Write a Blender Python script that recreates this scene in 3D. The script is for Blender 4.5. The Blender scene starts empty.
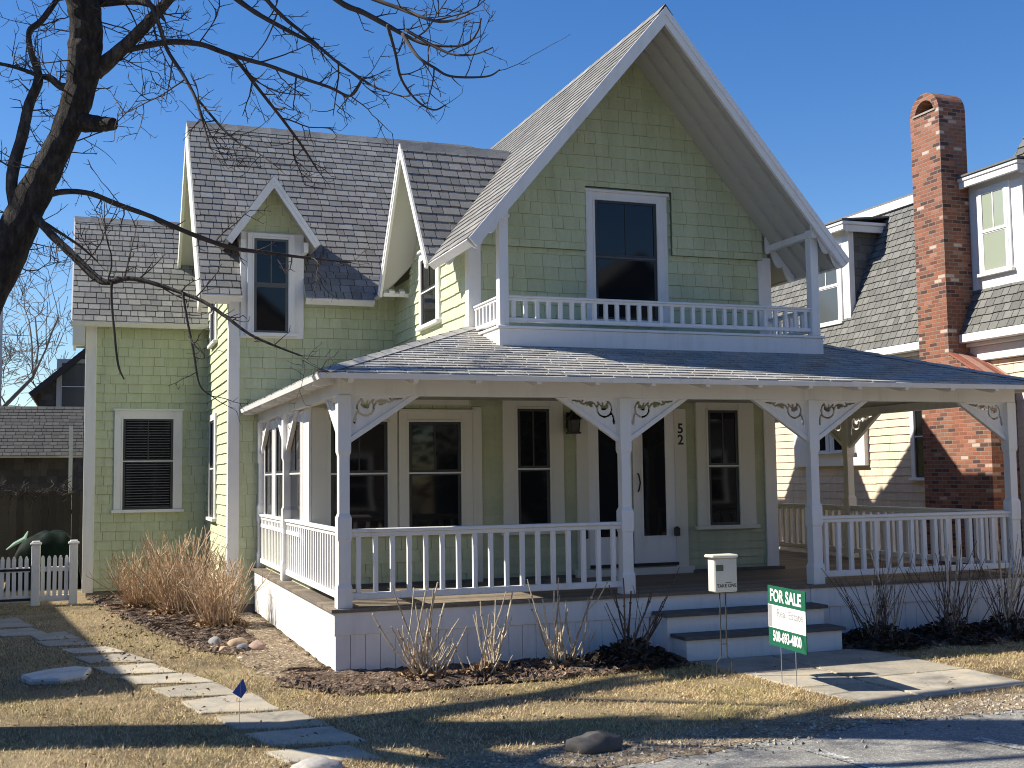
import bpy, bmesh, math, random
import numpy as np
from mathutils import Vector, Matrix

random.seed(7)
RNG = np.random.default_rng(7)
S = bpy.context.scene
COL = S.collection
R = math.radians

# ------------------------------------------------------------------ camera, sky, sun, exposure
cam_d = bpy.data.cameras.new('camera')
cam = bpy.data.objects.new('camera', cam_d)
COL.objects.link(cam)
_r = Vector((0.940278544889531, -0.34016787623157463, -0.012730828744680726))
_u = Vector((-0.014624469009201349, -0.07773225921107062, 0.9968670025555775))
_f = Vector((0.3400917272246198, 0.9371464730009088, 0.07806475014583583))
mw = Matrix((( _r.x, _u.x, -_f.x, -2.16887), (_r.y, _u.y, -_f.y, -10.87663), (_r.z, _u.z, -_f.z, 1.83348), (0, 0, 0, 1)))
cam.matrix_world = mw
cam_d.sensor_width = 36.0
cam_d.lens = 1169.92 * 36.0 / 1024.0
cam_d.clip_end = 2000
S.camera = cam

SUN_AZ, SUN_EL = 20.0, 41.0        # degrees behind -X, elevation
sdir = Vector((-math.cos(R(SUN_AZ)) * math.cos(R(SUN_EL)), math.sin(R(SUN_AZ)) * math.cos(R(SUN_EL)), math.sin(R(SUN_EL))))
W = bpy.data.worlds.new('World')
S.world = W
W.use_nodes = True
nt = W.node_tree
bg = nt.nodes['Background']
sky = nt.nodes.new('ShaderNodeTexSky')
sky.sky_type = 'NISHITA'
sky.sun_disc = False
sky.sun_elevation = R(SUN_EL)
sky.sun_rotation = math.atan2(sdir.x, sdir.y)
sky.altitude = 0
sky.air_density = 1.0
sky.dust_density = 0.15
sky.ozone_density = 2.5
hs = nt.nodes.new('ShaderNodeHueSaturation')       # a deep, clear early-spring sky
hs.inputs['Hue'].default_value = 0.510
hs.inputs['Saturation'].default_value = 1.33
nt.links.new(sky.outputs[0], hs.inputs['Color'])
nt.links.new(hs.outputs[0], bg.inputs[0])
bg.inputs[1].default_value = 0.088

sun_d = bpy.data.lights.new('sun', 'SUN')
sun_d.energy = 5.0
sun_d.angle = R(0.53)
sun_d.color = (1.0, 0.93, 0.80)
sun = bpy.data.objects.new('sun', sun_d)
COL.objects.link(sun)
sun.rotation_euler = (-sdir).to_track_quat('-Z', 'Y').to_euler()
sun.location = (-20, 8, 20)

S.view_settings.view_transform = 'Standard'
S.view_settings.look = 'None'
S.view_settings.gamma = 1.0
S.view_settings.use_curve_mapping = False
S.cycles.filter_width = 1.05
S.cycles.use_denoising = True
S.view_settings.exposure = 0.80

# ------------------------------------------------------------------ mesh helpers
class MB:
    def __init__(s):
        s.v = []; s.f = []
    def add(s, vs, fs):
        b = len(s.v)
        s.v.extend(vs)
        s.f.extend([tuple(b + i for i in f) for f in fs])
    def box(s, x0, x1, y0, y1, z0, z1):
        s.add([(x0,y0,z0),(x1,y0,z0),(x1,y1,z0),(x0,y1,z0),(x0,y0,z1),(x1,y0,z1),(x1,y1,z1),(x0,y1,z1)],
              [(0,3,2,1),(4,5,6,7),(0,1,5,4),(1,2,6,5),(2,3,7,6),(3,0,4,7)])
    def fbox(s, fr, u0, u1, v0, v1, n0, n1):
        P = [fr(u0,v0,n0),fr(u1,v0,n0),fr(u1,v1,n0),fr(u0,v1,n0),fr(u0,v0,n1),fr(u1,v0,n1),fr(u1,v1,n1),fr(u0,v1,n1)]
        s.add(P, [(0,3,2,1),(4,5,6,7),(0,1,5,4),(1,2,6,5),(2,3,7,6),(3,0,4,7)])
    def prism(s, fr, poly, n0, n1):
        """polygon in the frame's u,v extruded along n"""
        k = len(poly)
        P = [fr(u, v, n0) for u, v in poly] + [fr(u, v, n1) for u, v in poly]
        s.add(P, [tuple(range(k-1, -1, -1)), tuple(range(k, 2*k))] + [(i, (i+1) % k, k + (i+1) % k, k + i) for i in range(k)])
    def prism_u(s, fr, poly_vn, u0, u1):
        k = len(poly_vn)
        P = [fr(u0, v, n) for v, n in poly_vn] + [fr(u1, v, n) for v, n in poly_vn]
        s.add(P, [tuple(range(k-1, -1, -1)), tuple(range(k, 2*k))] + [(i, (i+1) % k, k + (i+1) % k, k + i) for i in range(k)])
    def tube(s, pts, rad, n=6, cap=True):
        pts = [Vector(p) for p in pts]
        m = len(pts)
        if m < 2: return
        t0 = (pts[1] - pts[0]).normalized()
        a = Vector((0, 0, 1)) if abs(t0.z) < 0.9 else Vector((1, 0, 0))
        x = t0.cross(a).normalized()
        vs = []
        for i in range(m):
            t = (pts[min(i+1, m-1)] - pts[max(i-1, 0)])
            if t.length < 1e-9: t = t0
            t.normalize()
            x = (x - t * x.dot(t))
            if x.length < 1e-6: x = t.orthogonal()
            x.normalize()
            y = t.cross(x)
            r = rad[i] if hasattr(rad, '__len__') else rad
            for k in range(n):
                an = 2 * math.pi * k / n
                q = pts[i] + x * (math.cos(an) * r) + y * (math.sin(an) * r)
                vs.append((q.x, q.y, q.z))
        fs = []
        for i in range(m - 1):
            for k in range(n):
                fs.append((i*n + k, i*n + (k+1) % n, (i+1)*n + (k+1) % n, (i+1)*n + k))
        if cap:
            fs.append(tuple(range(n-1, -1, -1)))
            fs.append(tuple((m-1)*n + k for k in range(n)))
        s.add(vs, fs)
    def build(s, name, mat, parent=None, smooth=False, bevel=0.0):
        me = bpy.data.meshes.new(name)
        me.from_pydata([tuple(p) for p in s.v], [], s.f)
        me.update()
        if bevel > 0:
            bm = bmesh.new(); bm.from_mesh(me)
            bmesh.ops.remove_doubles(bm, verts=bm.verts, dist=1e-5)
            es = [e for e in bm.edges if len(e.link_faces) == 2 and e.calc_face_angle(0) > 0.5]
            bmesh.ops.bevel(bm, geom=es, offset=bevel, segments=1, affect='EDGES', clamp_overlap=True)
            bm.to_mesh(me); bm.free()
        if smooth:
            me.polygons.foreach_set('use_smooth', [True] * len(me.polygons))
        if mat: me.materials.append(mat)
        o = bpy.data.objects.new(name, me)
        COL.objects.link(o)
        if parent is not None: o.parent = parent
        return o

def frame(o, u, v, n):
    o = Vector(o); u = Vector(u).normalized(); v = Vector(v).normalized(); n = Vector(n).normalized()
    def fr(a, b, c=0.0):
        return (o.x + u.x*a + v.x*b + n.x*c, o.y + u.y*a + v.y*b + n.y*c, o.z + u.z*a + v.z*b + n.z*c)
    return fr

def tag(o, label, cat=None, group=None, kind=None):
    if label: o['label'] = label
    if cat: o['category'] = cat
    if group: o['group'] = group
    if kind: o['kind'] = kind
    return o

def thing(name, label, cat, loc=(0, 0, 0), rz=0.0, group=None):
    o = bpy.data.objects.new(name, None)
    o.empty_display_size = 0.2
    COL.objects.link(o)
    o.location = loc
    o.rotation_euler = (0, 0, rz)
    return tag(o, label, cat, group)

def struct(o): o['kind'] = 'structure'; return o

def copy_of(o, parent, loc=None, rot=None):
    c = o.copy(); COL.objects.link(c); c.parent = parent
    if loc is not None: c.location = loc
    if rot is not None: c.rotation_euler = rot
    return c

def clip_band(poly, v0, v1):
    def half(P, c, sgn):
        out = []
        for i in range(len(P)):
            a = P[i]; b = P[(i+1) % len(P)]
            da = sgn * (a[1] - c); db = sgn * (b[1] - c)
            if da >= 0: out.append(a)
            if (da >= 0) != (db >= 0):
                t = da / (da - db)
                out.append((a[0] + t*(b[0]-a[0]), a[1] + t*(b[1]-a[1])))
        return out
    p = half(poly, v0, 1)
    return half(p, v1, -1) if len(p) > 2 else []
def clip_u(poly, u0, u1):
    p = clip_band([(b, a) for a, b in poly], u0, u1)
    return [(b, a) for a, b in p]

def shingles(mb, fr, polys, expo, wid, thick, base=0.0, jit=0.01, gap=0.004, v_start=0.0, rnd=random):
    """overlapping courses of single tapered shingles, clipped to the convex polygons given in the frame"""
    for poly in polys:
        vmin = min(p[1] for p in poly); vmax = max(p[1] for p in poly)
        k = math.floor((vmin - v_start) / expo)
        while v_start + k * expo < vmax:
            v0 = v_start + k * expo; v1 = v0 + expo
            band = clip_band(poly, v0, v1)
            rr = random.Random(k * 7919 + int(poly[0][0] * 31))
            k += 1
            if len(band) < 3: continue
            u0 = min(p[0] for p in band); u1 = max(p[0] for p in band)
            u = math.floor(u0 / wid[1]) * wid[1] - rr.uniform(0, wid[1])
            while u < u1:
                w = rr.uniform(*wid)
                cell = clip_u(band, u + gap/2, u + w - gap/2)
                u += w
                if len(cell) < 3: continue
                dv = rr.uniform(-jit, jit) if jit else 0
                tt = thick * rr.uniform(0.94, 1.06)
                def off(v): return base + 0.0015 + tt * max(0.0, 1 - (v - v0) / expo)
                m = len(cell)
                top = []
                for (a, b) in cell:
                    bb = b + dv if abs(b - v0) < 1e-6 else b
                    top.append(fr(a, bb, off(b)))
                bot = []
                for (a, b) in cell:
                    bb = b + dv if abs(b - v0) < 1e-6 else b
                    bot.append(fr(a, bb, base - 0.001))
                mb.add(top + bot, [tuple(range(m))] + [(i, m + i, m + (i+1) % m, (i+1) % m) for i in range(m)])

# ------------------------------------------------------------------ materials
def new_mat(name):
    m = bpy.data.materials.new(name); m.use_nodes = True
    return m, m.node_tree, m.node_tree.nodes['Principled BSDF']
def nn(t, typ, **kw):
    n = t.nodes.new(typ)
    for k, v in kw.items(): setattr(n, k, v)
    return n
def ramp(t, fac, stops):
    n = t.nodes.new('ShaderNodeValToRGB')
    e = n.color_ramp.elements
    e[0].position = stops[0][0]; e[0].color = (*stops[0][1], 1)
    e[1].position = stops[-1][0]; e[1].color = (*stops[-1][1], 1)
    for p, c in stops[1:-1]:
        x = e.new(p); x.color = (*c, 1)
    t.links.new(fac, n.inputs[0])
    return n
def noise(t, scale, detail=4, rough=0.6, coord=None, vec=None):
    n = t.nodes.new('ShaderNodeTexNoise')
    n.inputs['Scale'].default_value = scale; n.inputs['Detail'].default_value = detail; n.inputs['Roughness'].default_value = rough
    if vec is None:
        c = t.nodes.new('ShaderNodeTexCoord'); vec = c.outputs['Object']
    t.links.new(vec, n.inputs['Vector'])
    return n
def mixc(t, fac, a, b, mode='MIX'):
    n = t.nodes.new('ShaderNodeMix'); n.data_type = 'RGBA'; n.blend_type = mode
    for sock, val in ((n.inputs[0], fac), (n.inputs[6], a), (n.inputs[7], b)):
        if hasattr(val, 'links'): t.links.new(val, sock)
        elif isinstance(val, (tuple, list)): sock.default_value = (*val, 1)
        else: sock.default_value = val
    return n.outputs[2]
def bump(t, p, h, strength=0.3, dist=0.01):
    b = t.nodes.new('ShaderNodeBump'); b.inputs['Strength'].default_value = strength; b.inputs['Distance'].default_value = dist
    t.links.new(h, b.inputs['Height']); t.links.new(b.outputs[0], p.inputs['Normal'])
def stretched(t, sx, sy, sz):
    c = t.nodes.new('ShaderNodeTexCoord'); m = t.nodes.new('ShaderNodeMapping')
    m.inputs['Scale'].default_value = (sx, sy, sz)
    t.links.new(c.outputs['Object'], m.inputs['Vector'])
    return m.outputs[0]

def m_plain(name, col, rough=0.6, var=0.12, scale=3.0, bmp=0.15, bscale=60, metal=0.0, island=0.0):
    m, t, p = new_mat(name)
    n = noise(t, scale)
    lo = tuple(c * (1 - var) for c in col); hi = tuple(min(1, c * (1 + var)) for c in col)
    out = ramp(t, n.outputs[0], [(0.3, lo), (0.7, hi)]).outputs[0]
    if island:
        g = nn(t, 'ShaderNodeNewGeometry')
        r = ramp(t, g.outputs['Random Per Island'], [(0, (1 - island,) * 3), (1, (1 + island * .6,) * 3)])
        out = mixc(t, 1.0, out, r.outputs[0], 'MULTIPLY')
    t.links.new(out, p.inputs['Base Color'])
    p.inputs['Roughness'].default_value = rough
    p.inputs['Metallic'].default_value = metal
    if bmp: bump(t, p, noise(t, bscale, 6).outputs[0], bmp, 0.01)
    return m
def m_paint(name, col, dirt=(0.35, 0.33, 0.28), amt=0.10, rough=0.55):
    """house paint: faint brush grain, weathered streaks and blotches"""
    m, t, p = new_mat(name)
    a = noise(t, 1.6, 6, 0.65); b = noise(t, 1.0, 5, 0.7, vec=stretched(t, 9, 9, 0.8))
    f = nn(t, 'ShaderNodeMath', operation='MULTIPLY'); t.links.new(a.outputs[0], f.inputs[0]); t.links.new(b.outputs[0], f.inputs[1])
    r = ramp(t, f.outputs[0], [(0.24, (0, 0, 0)), (0.5, (amt * 2.4,) * 3)])
    c = mixc(t, r.outputs[0], col, dirt)
    t.links.new(c, p.inputs['Base Color'])
    p.inputs['Roughness'].default_value = rough
    bump(t, p, noise(t, 1.0, 5, 0.6, vec=stretched(t, 60, 60, 14)).outputs[0], 0.12, 0.006)
    return m
def m_shingle(name, stops, grain=0.25, stain=(0.1, 0.1, 0.08), stain_amt=0.2, rough=0.8, gscale=70):
    m, t, p = new_mat(name)
    g = nn(t, 'ShaderNodeNewGeometry')
    r = ramp(t, g.outputs['Random Per Island'], stops)
    a = noise(t, gscale, 5, 0.7)
    gr = ramp(t, a.outputs[0], [(0.3, (1 - grain,) * 3), (0.7, (1 + grain * .5,) * 3)])
    c = mixc(t, 1.0, r.outputs[0], gr.outputs[0], 'MULTIPLY')
    st = noise(t, 1.0, 5, 0.7, vec=stretched(t, 7, 7, 0.7)); k2 = ramp(t, st.outputs[0], [(.35, (.90, .90, .89)), (.6, (1.03, 1.03, 1.03))])
    c = mixc(t, 1.0, c, k2.outputs[0], 'MULTIPLY')
    b = noise(t, 0.9, 6, 0.7)
    sr = ramp(t, b.outputs[0], [(0.5, (0, 0, 0)), (0.75, (stain_amt,) * 3)])
    c = mixc(t, sr.outputs[0], c, stain)
    t.links.new(c, p.inputs['Base Color'])
    p.inputs['Roughness'].default_value = rough
    bump(t, p, a.outputs[0], 0.25, 0.006)
    return m
def m_brick(name):
    m, t, p = new_mat(name)
    c = nn(t, 'ShaderNodeTexCoord'); s = nn(t, 'ShaderNodeSeparateXYZ'); t.links.new(c.outputs['Object'], s.inputs[0])
    a = nn(t, 'ShaderNodeMath', operation='ADD'); t.links.new(s.outputs[0], a.inputs[0]); t.links.new(s.outputs[1], a.inputs[1])
    q = nn(t, 'ShaderNodeCombineXYZ'); t.links.new(a.outputs[0], q.inputs[0]); t.links.new(s.outputs[2], q.inputs[1])
    wob = noise(t, 6, 3); 
    b = nn(t, 'ShaderNodeTexBrick')
    t.links.new(q.outputs[0], b.inputs['Vector'])
    b.inputs['Color1'].default_value = (0, 0, 0, 1); b.inputs['Color2'].default_value = (1, 1, 1, 1); b.inputs['Mortar'].default_value = (0.5, 0.5, 0.5, 1)
    b.inputs['Scale'].default_value = 1.0; b.inputs['Brick Width'].default_value = 0.165; b.inputs['Row Height'].default_value = 0.060
    b.inputs['Mortar Size'].default_value = 0.007; b.inputs['Mortar Smooth'].default_value = 0.3; b.inputs['Bias'].default_value = 0.0
    r = ramp(t, b.outputs['Color'], [(0.0, (0.06, 0.03, 0.025)), (0.16, (0.11, 0.042, 0.03)), (0.24, (0.21, 0.075, 0.042)), (0.55, (0.30, 0.112, 0.06)), (0.8, (0.19, 0.068, 0.04)), (0.95, (0.33, 0.14, 0.09)), (0.985, (0.50, 0.38, 0.31))])
    n = noise(t, 40, 5); gr = ramp(t, n.outputs[0], [(0.3, (0.75,) * 3), (0.7, (1.15,) * 3)])
    col = mixc(t, 1.0, r.outputs[0], gr.outputs[0], 'MULTIPLY')
    col = mixc(t, b.outputs['Fac'], col, (0.22, 0.175, 0.14))
    t.links.new(col, p.inputs['Base Color'])
    p.inputs['Roughness'].default_value = 0.85
    iv = nn(t, 'ShaderNodeMath', operation='SUBTRACT'); iv.inputs[0].default_value = 1.0; t.links.new(b.outputs['Fac'], iv.inputs[1])
    bump(t, p, iv.outputs[0], 0.6, 0.01)
    return m
def m_glass(name, col=(0.008, 0.009, 0.011), rough=0.04):
    m, t, p = new_mat(name)
    n = noise(t, 0.7, 2)
    b = nn(t, 'ShaderNodeBump'); b.inputs['Strength'].default_value = 0.06; b.inputs['Distance'].default_value = 0.05
    t.links.new(n.outputs[0], b.inputs['Height']); t.links.new(b.outputs[0], p.inputs['Normal'])
    p.inputs['Base Color'].default_value = (*col, 1)
    p.inputs['Roughness'].default_value = rough
    p.inputs['IOR'].default_value = 1.5
    p.inputs['Specular IOR Level'].default_value = 0.42
    return m

WHITE = m_paint('white_paint', (0.79, 0.78, 0.765), amt=0.15)
CREAM = m_paint('cream_trim_paint', (0.66, 0.65, 0.57), amt=0.08)
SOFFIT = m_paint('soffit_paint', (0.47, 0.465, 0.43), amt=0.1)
GREEN = m_shingle('green_painted_shingle', [(0, (0.52, 0.565, 0.355)), (0.5, (0.55, 0.59, 0.38)), (1, (0.575, 0.615, 0.405))], 0.08, (0.40, 0.43, 0.27), 0.35, 0.7, 25)
GREENB = m_plain('green_backing', (0.15, 0.17, 0.11), 0.9)
GREENP = m_paint('green_panel_paint', (0.46, 0.50, 0.31), (0.3, 0.32, 0.2), 0.08)
CLAP = m_shingle('green_clapboard', [(0, (0.42, 0.45, 0.30)), (1, (0.47, 0.50, 0.33))], 0.08, (0.34, 0.37, 0.26), 0.3, 0.7, 25)
ROOF = m_shingle('grey_roof_shingle', [(0, (0.17, 0.168, 0.166)), (0.3, (0.21, 0.207, 0.203)), (0.75, (0.245, 0.241, 0.233)), (1, (0.29, 0.284, 0.273))], 0.35, (0.10, 0.095, 0.085), 0.35, 0.9, 55)
PROOF = m_shingle('porch_roof_shingle', [(0, (0.31, 0.302, 0.288)), (0.4, (0.37, 0.36, 0.343)), (1, (0.45, 0.437, 0.415))], 0.3, (0.10, 0.10, 0.10), 0.3, 0.9, 55)
NROOF = m_shingle('slate_grey_shingle', [(0, (0.115, 0.115, 0.11)), (0.5, (0.15, 0.15, 0.142)), (1, (0.19, 0.19, 0.18))], 0.3, (0.1, 0.1, 0.09), 0.25, 0.9, 45)
NSIDE = m_shingle('cream_siding_shingle', [(0, (0.62, 0.515, 0.395)), (1, (0.69, 0.575, 0.445))], 0.08, (0.5, 0.42, 0.3), 0.2, 0.75, 25)
BRICK = m_brick('red_brick')
GLASS = m_glass('dark_glass')
GSASH = m_plain('grey_sash', (0.10, 0.105, 0.105), 0.45, bmp=0)
SASH = m_plain('black_sash', (0.035, 0.037, 0.04), 0.45, bmp=0)
WSASH = m_paint('white_sash', (0.72, 0.72, 0.70))
BLACK = m_plain('black_iron', (0.015, 0.015, 0.016), 0.4, bmp=0.05)
DECK = m_shingle('weathered_deck', [(0, (0.14, 0.112, 0.085)), (0.5, (0.19, 0.155, 0.115)), (1, (0.25, 0.205, 0.15))], 0.3, (0.12, 0.1, 0.08), 0.4, 0.75, 30)
UNDER = m_plain('roof_underlay', (0.03, 0.03, 0.03), 0.95, bmp=0)
TREAD = m_plain('grey_tread', (0.10, 0.095, 0.09), 0.8, 0.25, 8)
CONC = m_plain('foundation_concrete', (0.30, 0.27, 0.23), 0.95, 0.25, 9, 0.5)
def m_bark(name, c0, c1, c2):
    m, t, p = new_mat(name)
    n = noise(t, 1.0, 8, 0.7, vec=stretched(t, 26, 26, 9)); n2 = noise(t, 3.0, 5, 0.6)
    r = ramp(t, n.outputs[0], [(0.36, c0), (0.52, c1), (0.68, c2)])
    k = ramp(t, n2.outputs[0], [(0.35, (0.7,) * 3), (0.65, (1.2,) * 3)])
    t.links.new(mixc(t, 1.0, r.outputs[0], k.outputs[0], 'MULTIPLY'), p.inputs['Base Color'])
    p.inputs['Roughness'].default_value = 0.95
    bump(t, p, n.outputs[0], 1.0, 0.06)
    return m
BARK = m_bark('dark_bark', (0.010, 0.008, 0.007), (0.036, 0.029, 0.024), (0.085, 0.072, 0.06))
LIMB = m_bark('limb_bark', (0.035, 0.029, 0.025), (0.085, 0.07, 0.06), (0.19, 0.165, 0.145))
TWIG = m_plain('twig_bark', (0.062, 0.047, 0.04), 0.9, 0.3, 6, 0, island=0.4)
FARTWIG = m_plain('far_twig_bark', (0.15, 0.125, 0.105), 0.95, 0.2, 2, 0)
# ------------------------------------------------------------------ ground, lawn, beds, road, walks
def flat_poly(name, poly, z, mat, parent=None, sub=0, thick=0.0):
    mb = MB(); fr = frame((0, 0, 0), (1, 0, 0), (0, 1, 0), (0, 0, 1))
    if thick: mb.prism(fr, poly, z - thick, z)
    else: mb.add([fr(a, b, z) for a, b in poly], [tuple(range(len(poly)))])
    return mb.build(name, mat, parent)
def rough_edge(poly, step, amp, rng):
    out = []
    for i in range(len(poly)):
        a = Vector(poly[i]); b = Vector(poly[(i+1) % len(poly)])
        L = (b - a).length; n = max(1, int(L / step)); d = (b - a) / max(L, 1e-6); nrm = Vector((-d.y, d.x))
        for k in range(n):
            q = a + (b - a) * (k / n) + nrm * (rng.uniform(-amp, amp) if k else 0)
            out.append((q.x, q.y))
    return out
def m_lawn():
    m, t, p = new_mat('dormant_lawn_soil')
    a = noise(t, 1.1, 6, 0.65); b = noise(t, 28, 6, 0.75); c = noise(t, 120, 3, 0.7)
    r = ramp(t, a.outputs[0], [(0.32, (0.13, 0.095, 0.055)), (0.47, (0.29, 0.215, 0.115)), (0.62, (0.43, 0.33, 0.185))])
    k = ramp(t, b.outputs[0], [(0.33, (0.45,) * 3), (0.7, (1.25,) * 3)])
    k2 = ramp(t, c.outputs[0], [(0.35, (0.6,) * 3), (0.65, (1.2,) * 3)])
    col = mixc(t, 1.0, r.outputs[0], k.outputs[0], 'MULTIPLY'); col = mixc(t, 1.0, col, k2.outputs[0], 'MULTIPLY')
    t.links.new(col, p.inputs['Base Color']); p.inputs['Roughness'].default_value = 1.0
    bump(t, p, b.outputs[0], 0.8, 0.03)
    return m
def m_speckle(name, stops, s1=160, s2=7, amp=0.6, rough=0.95, bs=0.5):
    m, t, p = new_mat(name)
    v = nn(t, 'ShaderNodeTexVoronoi'); v.inputs['Scale'].default_value = s1
    c = nn(t, 'ShaderNodeTexCoord'); t.links.new(c.outputs['Object'], v.inputs['Vector'])
    sp = nn(t, 'ShaderNodeSeparateColor'); t.links.new(v.outputs['Color'], sp.inputs[0])
    r = ramp(t, sp.outputs[0], stops)
    n = noise(t, s2, 6, 0.7)
    k = ramp(t, n.outputs[0], [(0.3, (1 - amp * .6,) * 3), (0.7, (1 + amp * .35,) * 3)])
    t.links.new(mixc(t, 1.0, r.outputs[0], k.outputs[0], 'MULTIPLY'), p.inputs['Base Color'])
    p.inputs['Roughness'].default_value = rough
    bump(t, p, v.outputs['Distance'], bs, 0.01)
    return m
LAWN = m_lawn()
ASPH = m_speckle('worn_asphalt', [(0, (0.16, 0.155, 0.143)), (0.5, (0.235, 0.226, 0.205)), (0.85, (0.30, 0.288, 0.262)), (1, (0.42, 0.405, 0.37))], 95, 1.3, 0.5, bs=.3)
MULCH = m_speckle('dark_mulch', [(0, (0.04, 0.026, 0.018)), (0.5, (0.10, 0.064, 0.043)), (0.88, (0.18, 0.12, 0.08)), (1, (0.36, 0.27, 0.18))], 45, 5, 0.8, bs=1.0)
GRAVEL = m_speckle('tan_gravelly_soil', [(0, (0.14, 0.10, 0.062)), (0.5, (0.235, 0.175, 0.11)), (0.9, (0.33, 0.26, 0.175)), (1, (0.5, 0.44, 0.36))], 55, 3, 0.7, bs=0.8)
def m_stone(name, base, island=0.25):
    m, t, p = new_mat(name)
    a = noise(t, 2.2, 6, 0.7); b = noise(t, 30, 5, 0.7)
    g = nn(t, 'ShaderNodeNewGeometry')
    o = nn(t, 'ShaderNodeObjectInfo')
    mx = nn(t, 'ShaderNodeMath', operation='ADD'); t.links.new(g.outputs['Random Per Island'], mx.inputs[0]); t.links.new(o.outputs['Random'], mx.inputs[1])
    md = nn(t, 'ShaderNodeMath', operation='FRACT'); t.links.new(mx.outputs[0], md.inputs[0])
    ir = ramp(t, md.outputs[0], [(0, (1 - island,) * 3), (1, (1 + island * .4,) * 3)])
    r = ramp(t, a.outputs[0], [(0.32, tuple(c * 0.7 for c in base)), (0.5, base), (0.7, (base[0] * 1.22, base[1] * 1.15, base[2] * 1.0))])
    k = ramp(t, b.outputs[0], [(0.3, (0.82,) * 3), (0.7, (1.12,) * 3)])
    c = mixc(t, 1.0, r.outputs[0], k.outputs[0], 'MULTIPLY'); c = mixc(t, 1.0, c, ir.outputs[0], 'MULTIPLY')
    t.links.new(c, p.inputs['Base Color']); p.inputs['Roughness'].default_value = 0.85
    bump(t, p, b.outputs[0], 0.35, 0.01)
    return m
BLUESTONE = m_stone('bluestone', (0.40, 0.36, 0.29))

rg = random.Random(3)
struct(flat_poly('ground', [(-400, -400), (400, -400), (400, 400), (-400, 400)], 0.0, LAWN))
ROAD = [(-80, -3.9)] + [(x, -3.78 + 0.0 * x + rg.uniform(-.05, .05)) for x in (-30, -12, -6, -3, -1.5)] + \
       [(x, -3.95 + min(0.42, max(0, (x + .2) * .14)) + rg.uniform(-.09, .09)) for x in [i * 0.14 for i in range(-6, 94)]] + [(30, -3.5), (80, -3.5), (80, -10.4), (-80, -10.4)]
struct(flat_poly('road', ROAD, 0.006, ASPH))
LINE = m_speckle('worn_white_road_paint', [(0, (0.16, 0.16, 0.15)), (0.45, (0.27, 0.265, 0.25)), (0.6, (0.42, 0.42, 0.40)), (1, (0.56, 0.56, 0.53))], 60, 9, 1.1)
mb = MB(); fr0 = frame((0, 0, 0), (1, 0, 0), (0, 1, 0), (0, 0, 1))
for (x, y, a) in ((2.34, -4.12, -80), (3.55, -4.28, -78)):
    d = Vector((math.cos(R(a)), math.sin(R(a)))); n = Vector((-d.y, d.x)) * 0.055
    q = [Vector((x, y)) + n, Vector((x, y)) - n, Vector((x, y)) + d * 5 - n, Vector((x, y)) + d * 5 + n]
    mb.add([(p.x, p.y, 0.0105) for p in q], [(0, 1, 2, 3)])
struct(mb.build('road_marking', LINE))
far_walk = flat_poly('pavement', [(-80, -10.5), (80, -10.5), (80, -12.2), (-80, -12.2)], 0.12, m_speckle('concrete_pavement', [(0, (0.3, 0.29, 0.27)), (1, (0.42, 0.41, 0.38))], 80, 2, 0.3), thick=0.12)
struct(far_walk)

BEDL = [(-2.16, 8.85), (-2.1, 8.5), (-1.84, 6.65), (-1.51, 4.91), (-1.25, 3.29), (-1.03, 2.17), (-0.68, 1.75), (-0.36, 2.1), (-0.34, 3.6), (-0.33, 5.6), (-0.33, 8.85)]
BEDF = [(-0.45, 0.35), (-0.55, -0.35), (-0.1, -1.0), (0.6, -1.02), (1.4, -0.98), (2.3, -0.95), (2.9, -0.85), (3.3, -0.75), (3.33, 0.02), (0.0, 0.02)]
BEDR = [(5.2, 0.02), (5.2, -0.62), (5.9, -0.82), (6.8, -0.85), (7.8, -0.8), (9.2, -0.72), (9.2, 0.02)]
STRIP = [(0.0, 5.6), (0.0, 0.05), (-0.05, -0.35), (-0.55, 0.0), (-0.72, 1.2), (-0.55, 2.3), (-0.4, 3.6), (-0.32, 5.6)]
def mound(name, poly, z, mat, amp, seed):
    """a bed as a finely divided sheet with an uneven surface and a ragged edge"""
    rr = random.Random(seed)
    P = rough_edge(poly, 0.12, 0.05, rr)
    me = bpy.data.meshes.new(name); bm = bmesh.new()
    vs = [bm.verts.new((a, b, z)) for a, b in P]
    bm.faces.new(vs)
    bmesh.ops.triangulate(bm, faces=bm.faces[:])
    for _ in range(4):
        es = [e for e in bm.edges if e.calc_length() > 0.07]
        if not es: break
        bmesh.ops.subdivide_edges(bm, edges=es, cuts=1, use_grid_fill=False)
        bmesh.ops.triangulate(bm, faces=[f for f in bm.faces if len(f.verts) > 3])
    for v in bm.verts:
        if not v.is_boundary: v.co.z = z + rr.uniform(0.0, amp)
    bm.to_mesh(me); bm.free()
    me.materials.append(mat)
    o = bpy.data.objects.new(name, me); COL.objects.link(o)
    return o
for nm, P, z, mt, am, sd in (('garden_soil', STRIP, 0.006, GRAVEL, 0.02, 4), ('mulch_bed', BEDL, 0.014, MULCH, 0.05, 1), ('mulch_bed', BEDF, 0.018, MULCH, 0.05, 2), ('mulch_bed', BEDR, 0.014, MULCH, 0.05, 3)):
    struct(mound(nm, P, z, mt, am, sd))
# kerbside dirt where lawn meets road
struct(mound('verge_soil', [(-0.7, -3.55), (1.0, -3.35), (3.0, -3.2), (5.5, -3.05), (8.5, -3.0), (8.5, -3.62), (3, -3.66), (0.9, -4.1), (-0.9, -4.15)], 0.009, GRAVEL, 0.008, 9))

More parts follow.
